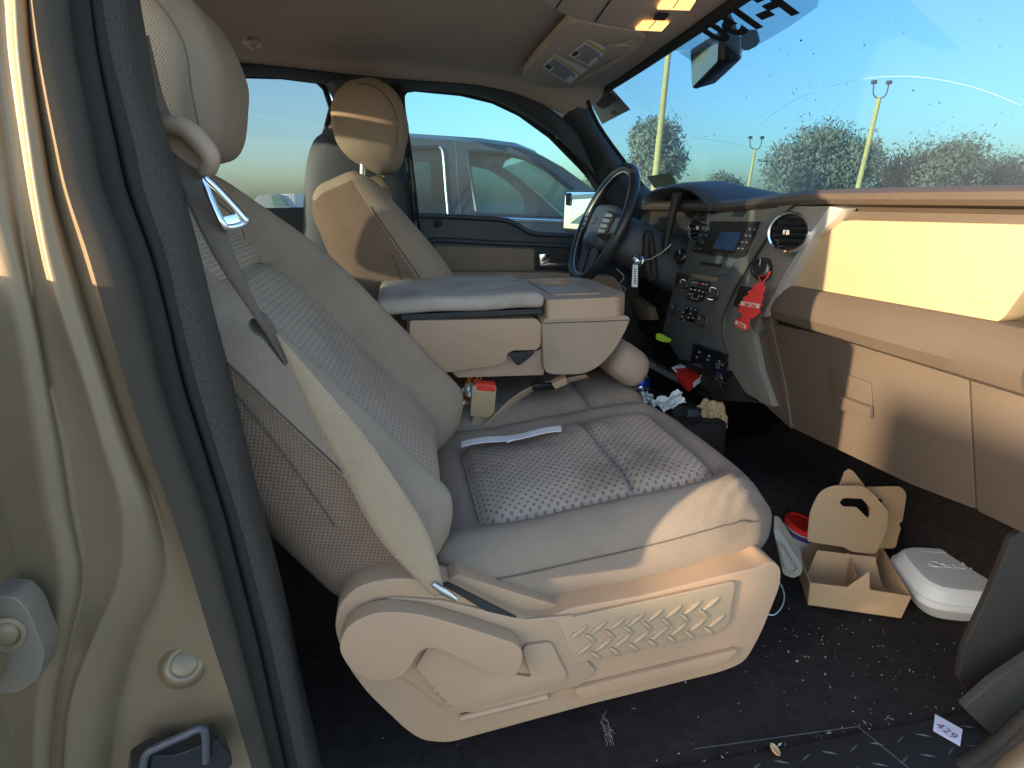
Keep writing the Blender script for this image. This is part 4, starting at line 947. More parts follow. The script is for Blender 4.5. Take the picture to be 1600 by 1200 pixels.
b = bmesh.new(); tube(b, smoothloop([at(p[0], p[1], y=.34) for p in ((963, 420), (975, 432), (968, 444), (978, 452), (966, 462))], 5, False), .0008, 5); obj('loose_thread', b, mat('pale_wire', (.55, .52, .45), .5), wr, 1)

# ================================================================== OVERHEAD
def text_mesh(s, size, ext=.0006, fat=0):
    cu = bpy.data.curves.new('t', 'FONT'); cu.body = s; cu.size = size; cu.extrude = ext; cu.offset = fat; cu.align_x = 'CENTER'; cu.align_y = 'CENTER'
    o = bpy.data.objects.new('t', cu); COL.objects.link(o); dg = bpy.context.evaluated_depsgraph_get()
    me = bpy.data.meshes.new_from_object(o.evaluated_get(dg)); bpy.data.objects.remove(o); bpy.data.curves.remove(cu)
    me.materials.clear(); return me
def put_text(s, size, name, m, parent, c, xd, yd, sx=1, ext=.0006, fat=0):
    me = text_mesh(s, size, ext, fat); xd = Vector(xd).normalized(); yd = Vector(yd); yd = (yd-xd*yd.dot(xd)).normalized(); zd = xd.cross(yd)
    Mx = Matrix(((xd.x*sx, yd.x, zd.x, c[0]), (xd.y*sx, yd.y, zd.y, c[1]), (xd.z*sx, yd.z, zd.z, c[2]), (0, 0, 0, 1)))
    me.transform(Mx); return link(name, me, m, parent)
vz = 1.797
vis = thing('sun_visor', 'folded beige driver sun visor with two white warning labels', 'sun visor', (.5, .3, vz))
vp = [at(p[0], p[1], z=vz) for p in ((816, 118), (836, 92), (888, 38), (905, 34), (1004, 52), (1010, 62), (990, 84), (896, 138), (870, 138), (824, 132))]
vnorm = Vector((0, 0, 1))
b = prism(roundpoly(vp, .02), (0, 0, .022), .007, 3); vo = obj('visor_board', b, M_headtrim, vis, .7)
b = prism(roundpoly([at(p[0], p[1], z=vz-.001) for p in ((945, 70), (972, 66), (990, 60), (996, 72), (975, 86), (950, 92))], .01), (0, 0, -.003), .001); obj('mirror_flap', b, M_headtrim, vo, .7)
b = bmesh.new(); tube(b, smoothloop([at(p[0], p[1], z=vz-.004) for p in ((958, 72), (972, 70), (982, 72), (976, 84), (950, 100), (900, 128))], 4, False), .003, 7); obj('pivot_arm', b, M_headtrim, vo, 1)
for q in (((847, 104), (866, 84), (918, 108), (890, 131)), ((888, 86), (918, 61), (953, 76), (922, 104))):
    P = [at(p[0], p[1], z=vz-.0015) for p in q]
    b = prism(P, (0, 0, -.0006)); lb = obj('warning_label', b, M_white, vo)
    e1 = P[3]-P[0]; e2 = P[1]-P[0]
    def lq(u0, v0, u1, v1): return [P[0]+e1*u+e2*v+Vector((0, 0, -.0009)) for u, v in ((u0, v0), (u1, v0), (u1, v1), (u0, v1))]
    b = prism(lq(.03, .86, .97, .97), (0, 0, -.0003)); obj('label_band', b, mat('label_yellow', (.75, .55, .12), .6), lb)
    rr = random.Random(5)
    for k_ in range(9):
        v0 = .08+.083*k_; b = prism(lq(.26 if k_ < 4 else .06, v0, .94-rr.random()*.2, v0+.035), (0, 0, -.0003)); obj('text_line', b, M_ink, lb)
    b = prism(lq(.05, .10, .20, .36), (0, 0, -.0003)); obj('pictogram', b, M_ink, lb)
ohz = 1.797
ov = thing('overhead_console', 'beige overhead console with two lit map lamps above the windshield', 'console', (.5, -.05, ohz))
op = [at(p[0], p[1], z=ohz) for p in ((835, -40), (846, -8), (862, 14), (900, 30), (990, 48), (1030, 47), (1060, 30), (1094, -4), (1130, -45), (1000, -60))]
b = prism(roundpoly(op, .015), (0, 0, .04), .008, 3); oo = obj('console_shell', b, M_headtrim, ov, .7)
for q in (((868, 14), (884, -10)), ((930, 34), (958, -6))):
    b = bmesh.new(); tube(b, [at(*q[0], z=ohz-.001), at(*q[1], z=ohz-.001)], .0018, 6); obj('panel_gap', b, M_ink, oo)
M_lamp = mat('lit_lamp_lens', (.9, .55, .25), .3, var=.1, emit=(1.0, .50, .16), es=.4)
for q in (((992, 44), (1004, 32), (1046, 33), (1034, 46)), ((1026, 11), (1036, -4), (1088, -3), (1078, 13))):
    b = prism(roundpoly([at(p[0], p[1], z=ohz-.001) for p in q], .004), (0, 0, -.004), .0015); ll = obj('map_lamp', b, M_lamp, oo, .7)
    P = [at(p[0], p[1], z=ohz-.0055) for p in q]
    b = bmesh.new(); tube(b, [P[0].lerp(P[3], .5), P[1].lerp(P[2], .5)], .0012, 5); obj('lens_rib', b, M_headtrim, ll)
b = prism(roundpoly([at(p[0], p[1], z=ohz-.001) for p in ((1020, 28), (1028, 19), (1046, 20), (1038, 29))], .003), (0, 0, -.004), .001); obj('switch', b, M_black, oo, .7)
# mirror
mir = thing('rearview_mirror', 'black rear-view mirror on a stalk at the top of the windshield', 'mirror', tuple(at(1110, 95, y=0)))
A, B_, C_, D_ = at(1079, 78, x=.729), at(1082, 139, x=.746), at(1124, 96, x=.742), at(1126, 48, x=.728)
gl = roundpoly([A, B_, C_, D_], .008)
bk_ = Vector((.06, -.01, .0))
b = loft([gl, [p+bk_*.12+(p-(A+C_)/2)*.03 for p in gl], [p*.86+(A+C_)/2*.14+bk_*.8 for p in gl], [p*.55+(A+C_)/2*.45+bk_*1.1 for p in gl]]); mh = obj('housing', b, M_glossb, mir, .8)
nrm = (C_-A).cross(D_-B_).normalized(); nrm = nrm if nrm.dot(CAM-A) > 0 else -nrm
b = prism([p*.94+(A+C_)/2*.06+nrm*.001 for p in gl], nrm*.0015); obj('mirror_glass', b, mat('mirror_silver', (.86, .88, .88), .02, metal=1, var=.01), mh)
hc_ = (A+C_)/2+bk_*1.1
b = bmesh.new(); tube(b, smoothloop([hc_, at(1150, 70, y=-.02), at(1142, 40, y=-.02), at(1128, 12, y=-.02)], 5, False), .010, 10); obj('stalk', b, M_glossb, mir, .8)
b = bmesh.new(); sb = at(1172, 62, y=-.03); lathe(b, [(0, .02), (.014, .018), (.02, .008), (.02, -.01), (.014, -.02), (0, -.022)], sb, (.6, -.6, .3), 16); tube(b, [sb, at(1152, 72, y=-.02)], .009, 10); obj('sensor_pod', b, M_black, mir, .8)
# strip banner and lot sticker on the glass, printed to be read from outside
ban = thing('windshield_banner', 'translucent sun strip with mirrored dark lettering along the windshield top', 'banner', tuple(on_glass(1160, 40)))
q = [on_glass(*p) for p in ((1057, 76), (1098, 104), (1140, 88), (1180, 72), (1235, 40), (1280, 8), (1284, -20), (1150, 2), (1105, 38))]
m_ = glassmat('banner_film', (.62, .72, .76), (.10, .16), dcol=(.35, .42, .45))
b = bmesh.new(); b.faces.new([b.verts.new(p) for p in q]); obj('film', b, m_, ban)
c1 = on_glass(1112, 44, .007); c2 = on_glass(1205, 4, .007); upd = on_glass(1150, 5, .007)-on_glass(1180, 45, .007)
put_text('F-150', .10, 'lettering', M_ink, ban, on_glass(1166, 27, .008), c2*-1+c1, upd, 1.15, .0006, .0045)
stk = thing('lot_sticker', 'grey lot number sticker with mirrored digits at the windshield corner', 'sticker', tuple(on_glass(950, 165)))
GN = Vector((.50, .12, .855)).normalized(); GP = on_glass(968, 172, .006)
def on_plane(px, py, off=0):
    d = FW + RT*((px-800)/FPX) - UP*((py-600)/FPX); p0 = GP-GN*off
    return CAM + d*((p0-CAM).dot(GN)/d.dot(GN))
S = [on_plane(*p) for p in ((923, 161), (957, 139), (985, 171), (941, 194))]
b = prism(S, -GN*.0006); obj('sticker_sheet', b, mat('sticker_grey', (.16, .21, .20), .7, var=.06), stk)
put_text('12952350', .050, 'lot_number', M_ink, stk, on_plane(948, 160, .003), S[0]-S[1], S[1]-S[2], .66, .0006, .0012)
put_text('99.5', .024, 'sub_number', M_ink, stk, on_plane(960, 177, .003), S[0]-S[1], S[1]-S[2], .9)
st2 = [on_glass(*p, .006) for p in ((1012, 274), (1050, 268), (1060, 288), (1024, 292))]
b = prism(st2, Vector((-.72, 0, -.69))*.0006); tag(obj('inspection_sticker', b, mat('sticker_green', (.03, .06, .05), .6)), 'small dark green sticker low on the windshield above the instrument hood', 'sticker')

# ================================================================== DRIVER DOOR
dd = thing('driver_door', 'dark blue-grey driver door with tan insert and chrome inside handle', 'door', (.35, .78, .7))
YD = .745
bel = [(660, 339), (700, 340), (760, 343), (790, 346), (806, 352), (822, 362), (838, 367), (880, 369), (960, 371)]
out = poly([(655, 344)]+bel+[(985, 380)], y=YD); out += [Vector((out[-1].x, YD, .5)), Vector((.03, YD, .5))]+poly([(640, 440), (648, 400)], y=YD)
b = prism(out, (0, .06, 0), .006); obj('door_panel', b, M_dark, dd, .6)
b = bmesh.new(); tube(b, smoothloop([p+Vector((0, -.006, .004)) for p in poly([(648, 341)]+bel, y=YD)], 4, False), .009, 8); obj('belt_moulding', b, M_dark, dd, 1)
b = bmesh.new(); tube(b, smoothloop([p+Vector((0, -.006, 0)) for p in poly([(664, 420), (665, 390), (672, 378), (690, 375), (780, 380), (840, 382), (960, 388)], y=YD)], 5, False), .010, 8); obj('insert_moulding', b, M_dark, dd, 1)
b = prism(roundpoly(poly([(673, 392), (680, 384), (834, 389), (834, 424), (690, 422), (680, 410)], y=YD-.002), .01), (0, -.006, 0), .002)
uvl = b.loops.layers.uv.new('UVMap')
for f in b.faces:
    for lo in f.loops: lo[uvl].uv = (lo.vert.co.x, lo.vert.co.z)
obj('cloth_insert', b, fabric('door_cloth', (.36, .27, .19), (.27, .20, .14), .006, .006, 0, .6, .4, stain=.2), dd, .6)
b = prism(roundpoly(poly([(836, 388), (920, 392), (920, 424), (836, 424)], y=YD-.001), .004), (0, -.004, 0), .001); hb_ = obj('handle_bezel', b, M_ink, dd, .6)
b = prism(roundpoly(poly([(842, 397), (857, 396), (857, 410), (885, 411), (885, 414), (843, 415)], y=YD-.008), .003), (0, -.012, 0), .003); obj('door_handle', b, M_chrome, hb_, .7)
b = prism(roundpoly([at(p[0], p[1], y=.66) for p in ((655, 425), (870, 426), (960, 432), (975, 455), (975, 520), (640, 520), (640, 440))], .012), (0, .10, 0), .012, 4); ar = obj('armrest', b, M_tan2, dd, .7)
for cx in (850, 864, 880):
    b = prism(roundpoly([at(p[0], p[1], y=.68) for p in ((cx-3.5, 428), (cx+3.5, 428), (cx+3, 432), (cx-3, 432))], .002), (0, -.016, .006), .001); obj('window_switch', b, M_black, ar)
b = prism(roundpoly(poly([(676, 344), (690, 344), (691, 352), (680, 356)], y=YD-.001), .003), (0, -.01, 0), .003); obj('lock_knob', b, M_black, dd, .7)
wf = poly([(641, 345), (636, 260), (628, 160), (628, 148), (634, 140), (648, 138), (720, 145), (770, 157), (812, 177), (860, 212), (905, 258), (936, 292), (934, 330), (900, 372)], y=.785)
b = bmesh.new(); tube(b, wf, .011, 8); obj('window_frame', b, M_black, dd, 1)
b = bmesh.new(); b.faces.new([b.verts.new(p) for p in wf]); obj('window_glass', b, G_side, dd)
b = prism(poly([(934, 285), (946, 296), (950, 372), (930, 372)], y=.78), (0, .03, 0), .004); obj('mirror_sail', b, M_black, dd, .6)
b = bmesh.new(); add_box(b, (.86, .765, .5), (1.52, .80, 1.34), .01); obj('cowl_panel', b, M_black, truck, .6)
# rear driver-side door
rd = thing('rear_door', 'dark rear door and window behind the driver seat', 'door', (-.5, .78, .7))
rp_ = poly([(260, 330), (400, 326), (440, 326), (485, 328), (540, 332), (640, 340)], y=YD+.002); rp_ += [Vector((rp_[-1].x, YD+.002, .5)), Vector((-1.3, YD+.002, .5)), Vector((-1.3, YD+.002, rp_[0].z))]; rb = prism(rp_, (0, .06, 0), .006); obj('door_panel', rb, M_dark, rd, .6)
wf = poly([(240, 332), (240, 110), (365, 117), (440, 119), (495, 126), (508, 138), (518, 170), (500, 240), (482, 328)], y=.785)
b = bmesh.new(); b.faces.new([b.verts.new(p) for p in wf]); obj('window_glass', b, G_priv, rd)
b = bmesh.new(); tube(b, wf, .010, 8, True); obj('window_frame', b, M_black, rd, 1)
# driver belt
db = thing('driver_belt', 'tan shoulder belt hanging at the centre pillar behind the driver seat', 'seat belt', tuple(at(600, 300, y=.66)))
ribbon([(576, 278, 594, 272, .62, .63), (585, 290, 602, 284, .63, .63), (596, 306, 612, 303, .635, .64), (604, 330, 616, 330, .64, .64)], F_belt, 'strap', db)
b = prism(roundpoly([at(p[0], p[1], y=.63) for p in ((592, 268), (600, 262), (604, 270), (598, 280))], .003), (0, .02, 0), .003); obj('belt_anchor', b, M_tan, db, .7)
# outside mirror
om = thing('side_mirror', 'black housed door mirror reflecting bright sky outside the driver window', 'mirror', tuple(at(905, 330, y=1.0)))
mo = roundpoly([at(p[0], p[1], y=q) for p, q in (((882, 305), 1.13), ((884, 298), 1.13), ((960, 298), .88), ((962, 364), .88), ((886, 364), 1.13), ((879, 358), 1.13))], .006)
cM = sum(mo, Vector())/len(mo); bd = Vector((.09, .05, 0))
b = loft([mo, [p+bd*.3+(p-cM)*.04 for p in mo], [cM+(p-cM)*.8+bd for p in mo], [cM+(p-cM)*.3+bd*1.2 for p in mo]]); mh = obj('housing', b, M_black, om, .8)
nr = (mo[4]-mo[0]).cross(mo[9]-mo[0]).normalized(); nr = nr if nr.dot(CAM-cM) > 0 else -nr
b = prism([cM+(p-cM)*.93+nr*.002 for p in mo], nr*.002); obj('mirror_glass', b, MT['mirror_silver'], mh)
b = prism(roundpoly([at(p[0], p[1], y=1.10)+nr*.008 for p in ((886, 302), (900, 302), (900, 318), (896, 323), (886, 321))], .004), nr*.002); obj('blind_spot_glass', b, mat('convex_mirror', (.7, .72, .72), .1, metal=1), mh)
b = bmesh.new(); add_box(b, (.60, .82, 1.27), (.68, 1.0, 1.31), .01); obj('arm', b, M_black, om, .6)

# ================================================================== OUTSIDE
YT2 = 2.40
nt_ = thing('parked_truck', 'dusty dark grey crew cab truck parked alongside, seen through the driver window', 'truck', (0, 3.2, 0))
M_ntp = mat('dusty_grey_paint', (.030, .034, .048), .5, metal=.0, var=.2, vscale=4, coat=.2)
G_nt = glassmat('parked_truck_glass', (.26, .44, .47), (.03, .08), specks=.1, sscale=40)
G_ntd = glassmat('parked_truck_dark_glass', (.08, .13, .17), (.03, .08), specks=.2, sscale=40)
def nside(y0, th, name):
    cab = poly([(585, 209), (610, 210), (640, 211), (760, 219), (820, 227), (852, 240), (885, 260), (925, 292), (962, 326), (1000, 360), (1000, 480), (570, 480)], y=YT2)
    w1 = roundpoly(poly([(600, 226), (690, 227), (695, 233), (700, 335), (600, 333)], y=YT2), .03)
    w2 = roundpoly(poly([(733, 233), (790, 237), (826, 246), (860, 266), (900, 300), (905, 341), (745, 337)], y=YT2), .03)
    sh = Vector((0, y0-YT2, 0)); pts = [p+sh for p in cab]; hs = [[p+sh for p in w] for w in (w1, w2)]
    for lp in [pts]+hs:
        for p in lp: p.y += (-1 if y0 > YT2 else 1)*.16*sstep(1.38, 1.9, p.z)
    b = prism(pts, (0, th, 0), 0, holes=hs); return obj(name, b, M_ntp, nt_, .6), hs
sd_, hs = nside(YT2, .05, 'body_side')
for h_, g_ in zip(hs, (G_ntd, G_nt)):
    b = bmesh.new(); b.faces.new([b.verts.new(p+Vector((0, .03, 0))) for p in h_]); obj('side_window', b, g_, nt_)
    b = bmesh.new(); tube(b, [p+Vector((0, -.002, 0)) for p in h_], .012, 6, True); obj('window_trim', b, M_glossb, nt_, 1)
sd2, hs = nside(YT2+1.75, -.05, 'far_side')
for h_ in hs:
    b = bmesh.new(); b.faces.new([b.verts.new(p) for p in h_]); obj('side_window', b, G_nt, nt_)
rf = [at(*p, y=YT2) for p in ((585, 209), (610, 210), (640, 211), (760, 219), (820, 227), (852, 240))]
b = sheet([[p+Vector((0, .16, 0)), p+Vector((0, .3, .04)), p+Vector((0, .87, .06)), p+Vector((0, 1.45, .04)), p+Vector((0, 1.59, 0))] for p in rf]); obj('roof', b, M_ntp, nt_, 1)
wsb = [at(*p, y=YT2) for p in ((852, 240), (925, 292), (1000, 360))]
b = sheet([[p+Vector((0, .12, 0)), p+Vector((.08, .8, .02)), p+Vector((0, 1.6, 0))] for p in wsb]); obj('windshield', b, G_nt, nt_, 1)
b = bmesh.new(); tube(b, poly([(590, 337), (735, 340), (905, 346)], y=YT2-.01), .014, 8); tube(b, poly([(905, 346), (960, 349)], y=YT2-.01), .012, 8); obj('chrome_belt_strip', b, M_chrome, nt_, 1)
b = bmesh.new(); tube(b, [p for p in poly([(712, 222), (716, 300), (722, 345), (722, 470)], y=YT2-.005)], .004, 6); obj('door_gap', b, M_ink, nt_)
b = bmesh.new(); tube(b, smoothloop(poly([(686, 229), (692, 240), (696, 290), (700, 336)], y=YT2-.012), 4, False), .007, 6); obj('window_edge', b, M_silver, nt_, 1)
b = bmesh.new(); add_box(b, (-2.9, YT2+.02, .45), (3.2, YT2+1.72, 1.02), .06, 3); add_box(b, (1.15, YT2+.06, 1.0), (2.9, YT2+1.68, 1.22), .08, 3); obj('lower_body', b, M_ntp, nt_, .6)
for x_ in (-1.9, 2.0):
    for y_ in (YT2+.12, YT2+1.6):
        b = bmesh.new(); lathe(b, [(.0, .11), (.2, .11), (.23, .13), (.36, .13), (.40, .08), (.40, -.08), (.36, -.13), (0, -.12)], (x_, y_, .40), (0, -1, 0), 28); obj('wheel', b, M_rubber, nt_, .8)
b = bmesh.new(); add_box(b, (.15, YT2+.25, .9), (.5, YT2+.75, 1.45), .08, 3); add_box(b, (.1, YT2+.95, .9), (.45, YT2+1.45, 1.45), .08, 3); obj('seats', b, M_black, nt_, .8)
b = bmesh.new(); add_box(b, at(838, 322, y=YT2-.03)-Vector((0, .0, .09)), at(872, 300, y=YT2-.03)+Vector((0, .12, 0)), .02); 
b.free()

# unseen box truck, added and shaped to shade the glove box and seat base
SD = Vector((-.3915, .92, 0)); DD = Vector((-.92, -.3915, 0)); PB = Vector((-8.3, -4.535, 0))
bt = thing('sun_blocker_truck', 'added white box truck, out of view, blocking sun from the glove box and seat base', 'truck', tuple(PB))
def sd_(a, d, z): return PB+SD*a+DD*d+Vector((0, 0, z))
def sbox(a0, a1, d0, d1, z0, z1, m, name, par, bev=.03):
    b = prism(roundpoly([sd_(a0, d0, z0), sd_(a1, d0, z0), sd_(a1, d1, z0), sd_(a0, d1, z0)], .04), (0, 0, z1-z0), bev); return obj(name, b, m, par, .6)
M_wht = mat('white_truck_paint', (.70, .69, .66), .4, var=.06)
sbox(-4.6, .055, 0, 2.2, .75, 2.70, M_wht, 'cargo_box', bt); sbox(-4.6, 1.9, .5, 1.7, .5, .74, M_black, 'chassis', bt)
b = prism([sd_(a_, .08, z_) for a_, z_ in ((.06, .62), (1.95, .62), (1.98, 1.25), (1.55, 1.42), (1.0, 2.30), (.85, 2.39), (.06, 2.39))], DD*2.0, .04); cbo = obj('cab', b, M_wht, bt, .6)
b = prism([sd_(a_, .07, z_) for a_, z_ in ((.35, 1.45), (1.38, 1.45), (.92, 2.22), (.35, 2.22))], DD*.008); obj('cab_window', b, M_glossb, bt)
for a_ in (-3.4, 1.2):
    for d_ in (.2, 2.0):
        b = bmesh.new(); lathe(b, [(0, .12), (.22, .12), (.25, .14), (.42, .14), (.46, .08), (.46, -.1), (.4, -.14), (0, -.14)], sd_(a_, d_, .46), tuple(-DD), 26); obj('wheel', b, M_rubber, bt, .8)
def leaf_tree(name, label, px, py_top, py_bot, wpx, dist, seed, n, col=(.25, .26, .18), lean=0, group='trees beyond the lot'):
    rr = random.Random(seed)
    base = at(px, py_bot, y=dist); top = at(px, py_top, y=dist); wl = at(px-wpx/2, (py_top+py_bot)/2, y=dist); wr_ = at(px+wpx/2, (py_top+py_bot)/2, y=dist)
    rad = (wr_-wl).length/2*1.12; T = thing(name, label, 'tree', (base.x, base.y, 0), group)
    H = top.z*1.07; zb = min(base.z, H-1.2*rad if H-1.2*rad > .8 else .8); trunk_h = max(.6, zb+.2)
    b = bmesh.new(); tube(b, [Vector((base.x, base.y, 0)), Vector((base.x+.1, base.y, trunk_h*.6)), Vector((base.x+lean, base.y, trunk_h+rad*.5))], lambda i: (.26, .2, .1)[i], 8)
    for k_ in range(7):
        a_ = rr.uniform(0, 6.28); c0 = Vector((base.x, base.y, trunk_h*.8)); tube(b, [c0, c0+Vector((math.cos(a_)*rad*.35, math.sin(a_)*rad*.35, rad*.5)), c0+Vector((math.cos(a_)*rad*.7, math.sin(a_)*rad*.7, rad*.9))], lambda i: (.1, .06, .025)[i], 6)
    obj('trunk', b, mat('bark', (.11, .085, .06), .9, bump=.6, bscale=20), T, 1)
    lobes = []
    for k_ in range(26):
        a_ = rr.uniform(0, 6.28); rq = rad*math.sqrt(rr.random())*.78; h_ = rr.random()
        zc_ = zb+(H-zb)*(.16+.66*h_); sh = math.sin(math.pi*min(.95, .25+.62*h_)); lobes.append((Vector((base.x+math.cos(a_)*rq*sh+lean*h_, base.y+math.sin(a_)*rq*sh, zc_)), rad*rr.uniform(.26, .48)))
    vs = []; fs = []
    ls = .075*max(1, dist/28)
    for i in range(n):
        c, r_ = rr.choice(lobes); d = Vector((rr.gauss(0, 1), rr.gauss(0, 1), rr.gauss(0, 1))).normalized()
        p = c+d*r_*(rr.random()**.4)*Vector((1, 1, .85)).length/1.65
        if rr.random() < .25: p = p+d*r_*.22+Vector((0, 0, rr.random()*r_*.3))
        u_ = Vector((rr.gauss(0, 1), rr.gauss(0, 1), rr.gauss(0, 1)+.6)).normalized(); w_ = u_.cross(d+Vector((.01, .02, .03))).normalized()
        l_ = ls*rr.uniform(.7, 1.8); k_ = len(vs)
        vs += [p-u_*l_-w_*l_*.10, p-w_*l_*.42, p+u_*l_*1.1, p+w_*l_*.42]; fs.append((k_, k_+1, k_+2, k_+3))
    me = bpy.data.meshes.new('crown'); me.from_pydata(vs, [], fs)
    link('crown', me, mat('leaves_%d' % seed, col, .75, var=.5, vscale=1.2, spec=.2), T)
    return T
leaf_tree('oak_tree', 'loose leafy tree behind the yellow lamp post nearest the steering wheel', 1022, 198, 292, 100, 30, 11, 16000)
leaf_tree('oak_tree', 'largest bushy tree, middle of the windshield behind the tall lamp pole', 1272, 216, 312, 168, 38, 12, 24000, (.25, .24, .17))
leaf_tree('oak_tree', 'low wide tree right of the largest tree, above the glove panel', 1436, 234, 312, 150, 38, 13, 20000, (.25, .235, .17))
leaf_tree('oak_tree', 'small distant tree left of the short lamp pole', 1135, 279, 312, 66, 55, 14, 9000)
leaf_tree('oak_tree', 'rightmost scrubby tree at the edge of the windshield', 1575, 262, 312, 120, 40, 15, 11000, (.26, .24, .175))
leaf_tree('oak_tree', 'small tree glimpsed through the driver window above the door mirror', 945, 258, 330, 60, 34, 16, 8000)
def pole(label, p0, p1, wpx, dist, lamp=False):
    T_ = at(*p0, y=dist); Bp = at(*p1, y=dist); r_ = wpx/2*(dist+1.5)/FPX
    T = thing('lamp_pole', label, 'lamp pole', (Bp.x, Bp.y, 0), 'wooden light poles')
    foot = Vector((Bp.x+(Bp.x-T_.x)*(Bp.z/(T_.z-Bp.z)), Bp.y, 0))
    b = bmesh.new(); tube(b, [foot, T_.lerp(foot, .5), T_], lambda i: (r_*1.15, r_, r_*.85)[i], 12); obj('post', b, mat('sunlit_wood_pole', (.75, .52, .18), .8, var=.2, bump=.4, bscale=30), T, 1)
    if lamp:
        for s in (-1, 1):
            b = bmesh.new(); e = T_+Vector((s*.5, 0, .8)); tube(b, smoothloop([T_+Vector((0, 0, -.1)), T_+Vector((s*.42, 0, .15)), e], 4, False), .035, 6); obj('bracket', b, M_dark, T, 1)
            b = bmesh.new(); add_box(b, e-Vector((.12, .12, .10)), e+Vector((.12, .12, .10)), .02); obj('flood_lamp', b, M_dark, T, .6)
    return T
pole('tall yellow-lit lamp pole nearest the sun visor', (1049, 40), (1024, 275), 9.5, 24)
pole('lamp pole topped by twin floodlights behind the largest tree', (1374, 152), (1348, 262), 8, 33, True)
pole('short slim lamp pole beside the small distant tree', (1180, 232), (1168, 302), 4.5, 45, True)
# far vehicles in the left window
ft = thing('box_trailer', 'white box trailer far off in the rear side window', 'trailer', (at(455, 315, y=40).x, 40, 0))
p0, p1 = at(437, 303, y=40), at(463, 322, y=40)
b = bmesh.new(); add_box(b, (p0.x, 40, 1.0), (p1.x, 48, p0.z), .03); obj('box', b, mat('white_paint', (.75, .74, .72), .5), ft, .6)
for k_ in range(5):
    x_ = p0.x+(p1.x-p0.x)*(k_+.5)/5; b = bmesh.new(); add_box(b, (x_-.015, 39.97, 1.05), (x_+.015, 40.0, p0.z-.05)); obj('panel_rib', b, M_silver, ft)
for x_ in (p0.x+.3, p1.x-.3):
    b = bmesh.new(); lathe(b, [(0, .12), (.45, .12), (.5, .05), (.5, -.12), (0, -.14)], (x_, 40.3, .5), (0, -1, 0), 20); obj('wheel', b, M_rubber, ft, .8)
fc = thing('far_car', 'green-glassed car far off in front of the white trailer', 'car', (at(430, 320, y=26).x, 26, 0))
q = poly([(392, 318), (405, 305), (425, 302), (440, 306), (456, 324), (475, 328)], y=26); q = [Vector((p.x, 26, p.z)) for p in q]+[Vector((q[-1].x, 26, .3)), Vector((q[0].x, 26, .3))]
b = prism(q, (0, 1.7, 0), .04); obj('body', b, mat('far_car_paint', (.3, .32, .3), .4), fc, .7)
q = poly([(424, 305), (438, 308), (450, 322), (428, 322)], y=25.98); b = prism(q, (0, -.02, 0)); obj('window', b, mat('far_car_glass', (.12, .22, .2), .1), fc)

# ================================================================== LITTER
# drink carrier
A0 = at(1262, 945, z=.562); B0 = at(1408, 966, z=.562); U = (B0-A0); Lc = U.length; U.normalize(); Vv = Vector((-U.y, U.x, 0)); Dp = .20; Zu = Vector((0, 0, 1))
cr = thing('drink_carrier', 'brown cardboard drink carrier with handle standing on the passenger floor', 'drink carrier', tuple(A0))
def cp(u, v, w): return A0+U*u+Vv*v+Zu*w
th = .0022
hF = at(1432, 912, z=.60)
def board(pts, ext, name, holes=(), m=M_card): return obj(name, prism(pts, ext, 0, holes=list(holes)), m, cr)
fl = .022; hh = .062
board([cp(0, 0, 0), cp(Lc, 0, 0), cp(Lc+fl*.4, -fl*.3, hh), cp(Lc*.62, -fl*.2, hh+.001), cp(Lc*.58, -.004, hh+.045), cp(Lc*.38, -fl*.2, hh), cp(-fl*.2, -fl*.3, hh)], Vv*th, 'front_wall')
board([cp(0, Dp, 0), cp(Lc, Dp, 0), cp(Lc+fl*.2, Dp+fl*.3, hh), cp(-fl*.2, Dp+fl*.3, hh)], -Vv*th, 'back_wall')
board([cp(0, 0, 0), cp(0, Dp, 0), cp(-fl*.6, Dp+fl*.3, hh), cp(-fl*.6, Dp*.5, hh+.012), cp(-fl*.2, -fl*.3, hh)], U*th, 'side_wall')
board([cp(Lc, 0, 0), cp(Lc, Dp, 0), cp(Lc+fl*.3, Dp+fl*.3, hh), cp(Lc+fl*.4, -fl*.3, hh)], -U*th, 'side_wall')
board([cp(0, 0, .001), cp(Lc, 0, .001), cp(Lc, Dp, .001), cp(0, Dp, .001)], Zu*th, 'bottom')
# handle: two boards meeting along a fold, each with a grip hole
def hboard(px, hole, d, name):
    P = [at(p[0], p[1], y=d) for p in px]; Hh = [at(p[0], p[1], y=d) for p in hole]
    board(roundpoly(P, .014) if name == 'handle' else P, (0, .0022, 0), name, [roundpoly(Hh, .007)] if hole else [])
yh = cp(Lc*.45, Dp*.5, 0).y
hboard([(1262, 838), (1266, 800), (1280, 770), (1300, 759), (1350, 759), (1368, 775), (1388, 800), (1386, 830), (1368, 866), (1330, 862), (1320, 855), (1262, 846)], [(1311, 785), (1318, 778), (1347, 779), (1361, 795), (1357, 811), (1338, 792), (1318, 792)], yh-.01, 'handle')
hboard([(1350, 761), (1408, 760), (1417, 772), (1410, 815), (1404, 818), (1408, 825), (1403, 840), (1400, 857), (1368, 857)], [(1372, 778), (1378, 780), (1380, 786), (1374, 785)], yh+.035, 'handle')
board([at(p[0], p[1], y=yh+.02) for p in ((1312, 759), (1320, 737), (1327, 733), (1333, 736), (1352, 760))], (0, .002, 0), 'handle_flap')
board([cp(Lc*.06, Dp*.50, .003), cp(Lc*.95, Dp*.50, .003), cp(Lc*.80, Dp*.50, .085), cp(Lc*.15, Dp*.5, .085)], Vv*.002, 'divider')
board([cp(Lc*.52, Dp*.03, .003), cp(Lc*.52, Dp*.95, .003), cp(Lc*.52, Dp*.8, .085), cp(Lc*.52, Dp*.2, .07)], U*.002, 'divider')
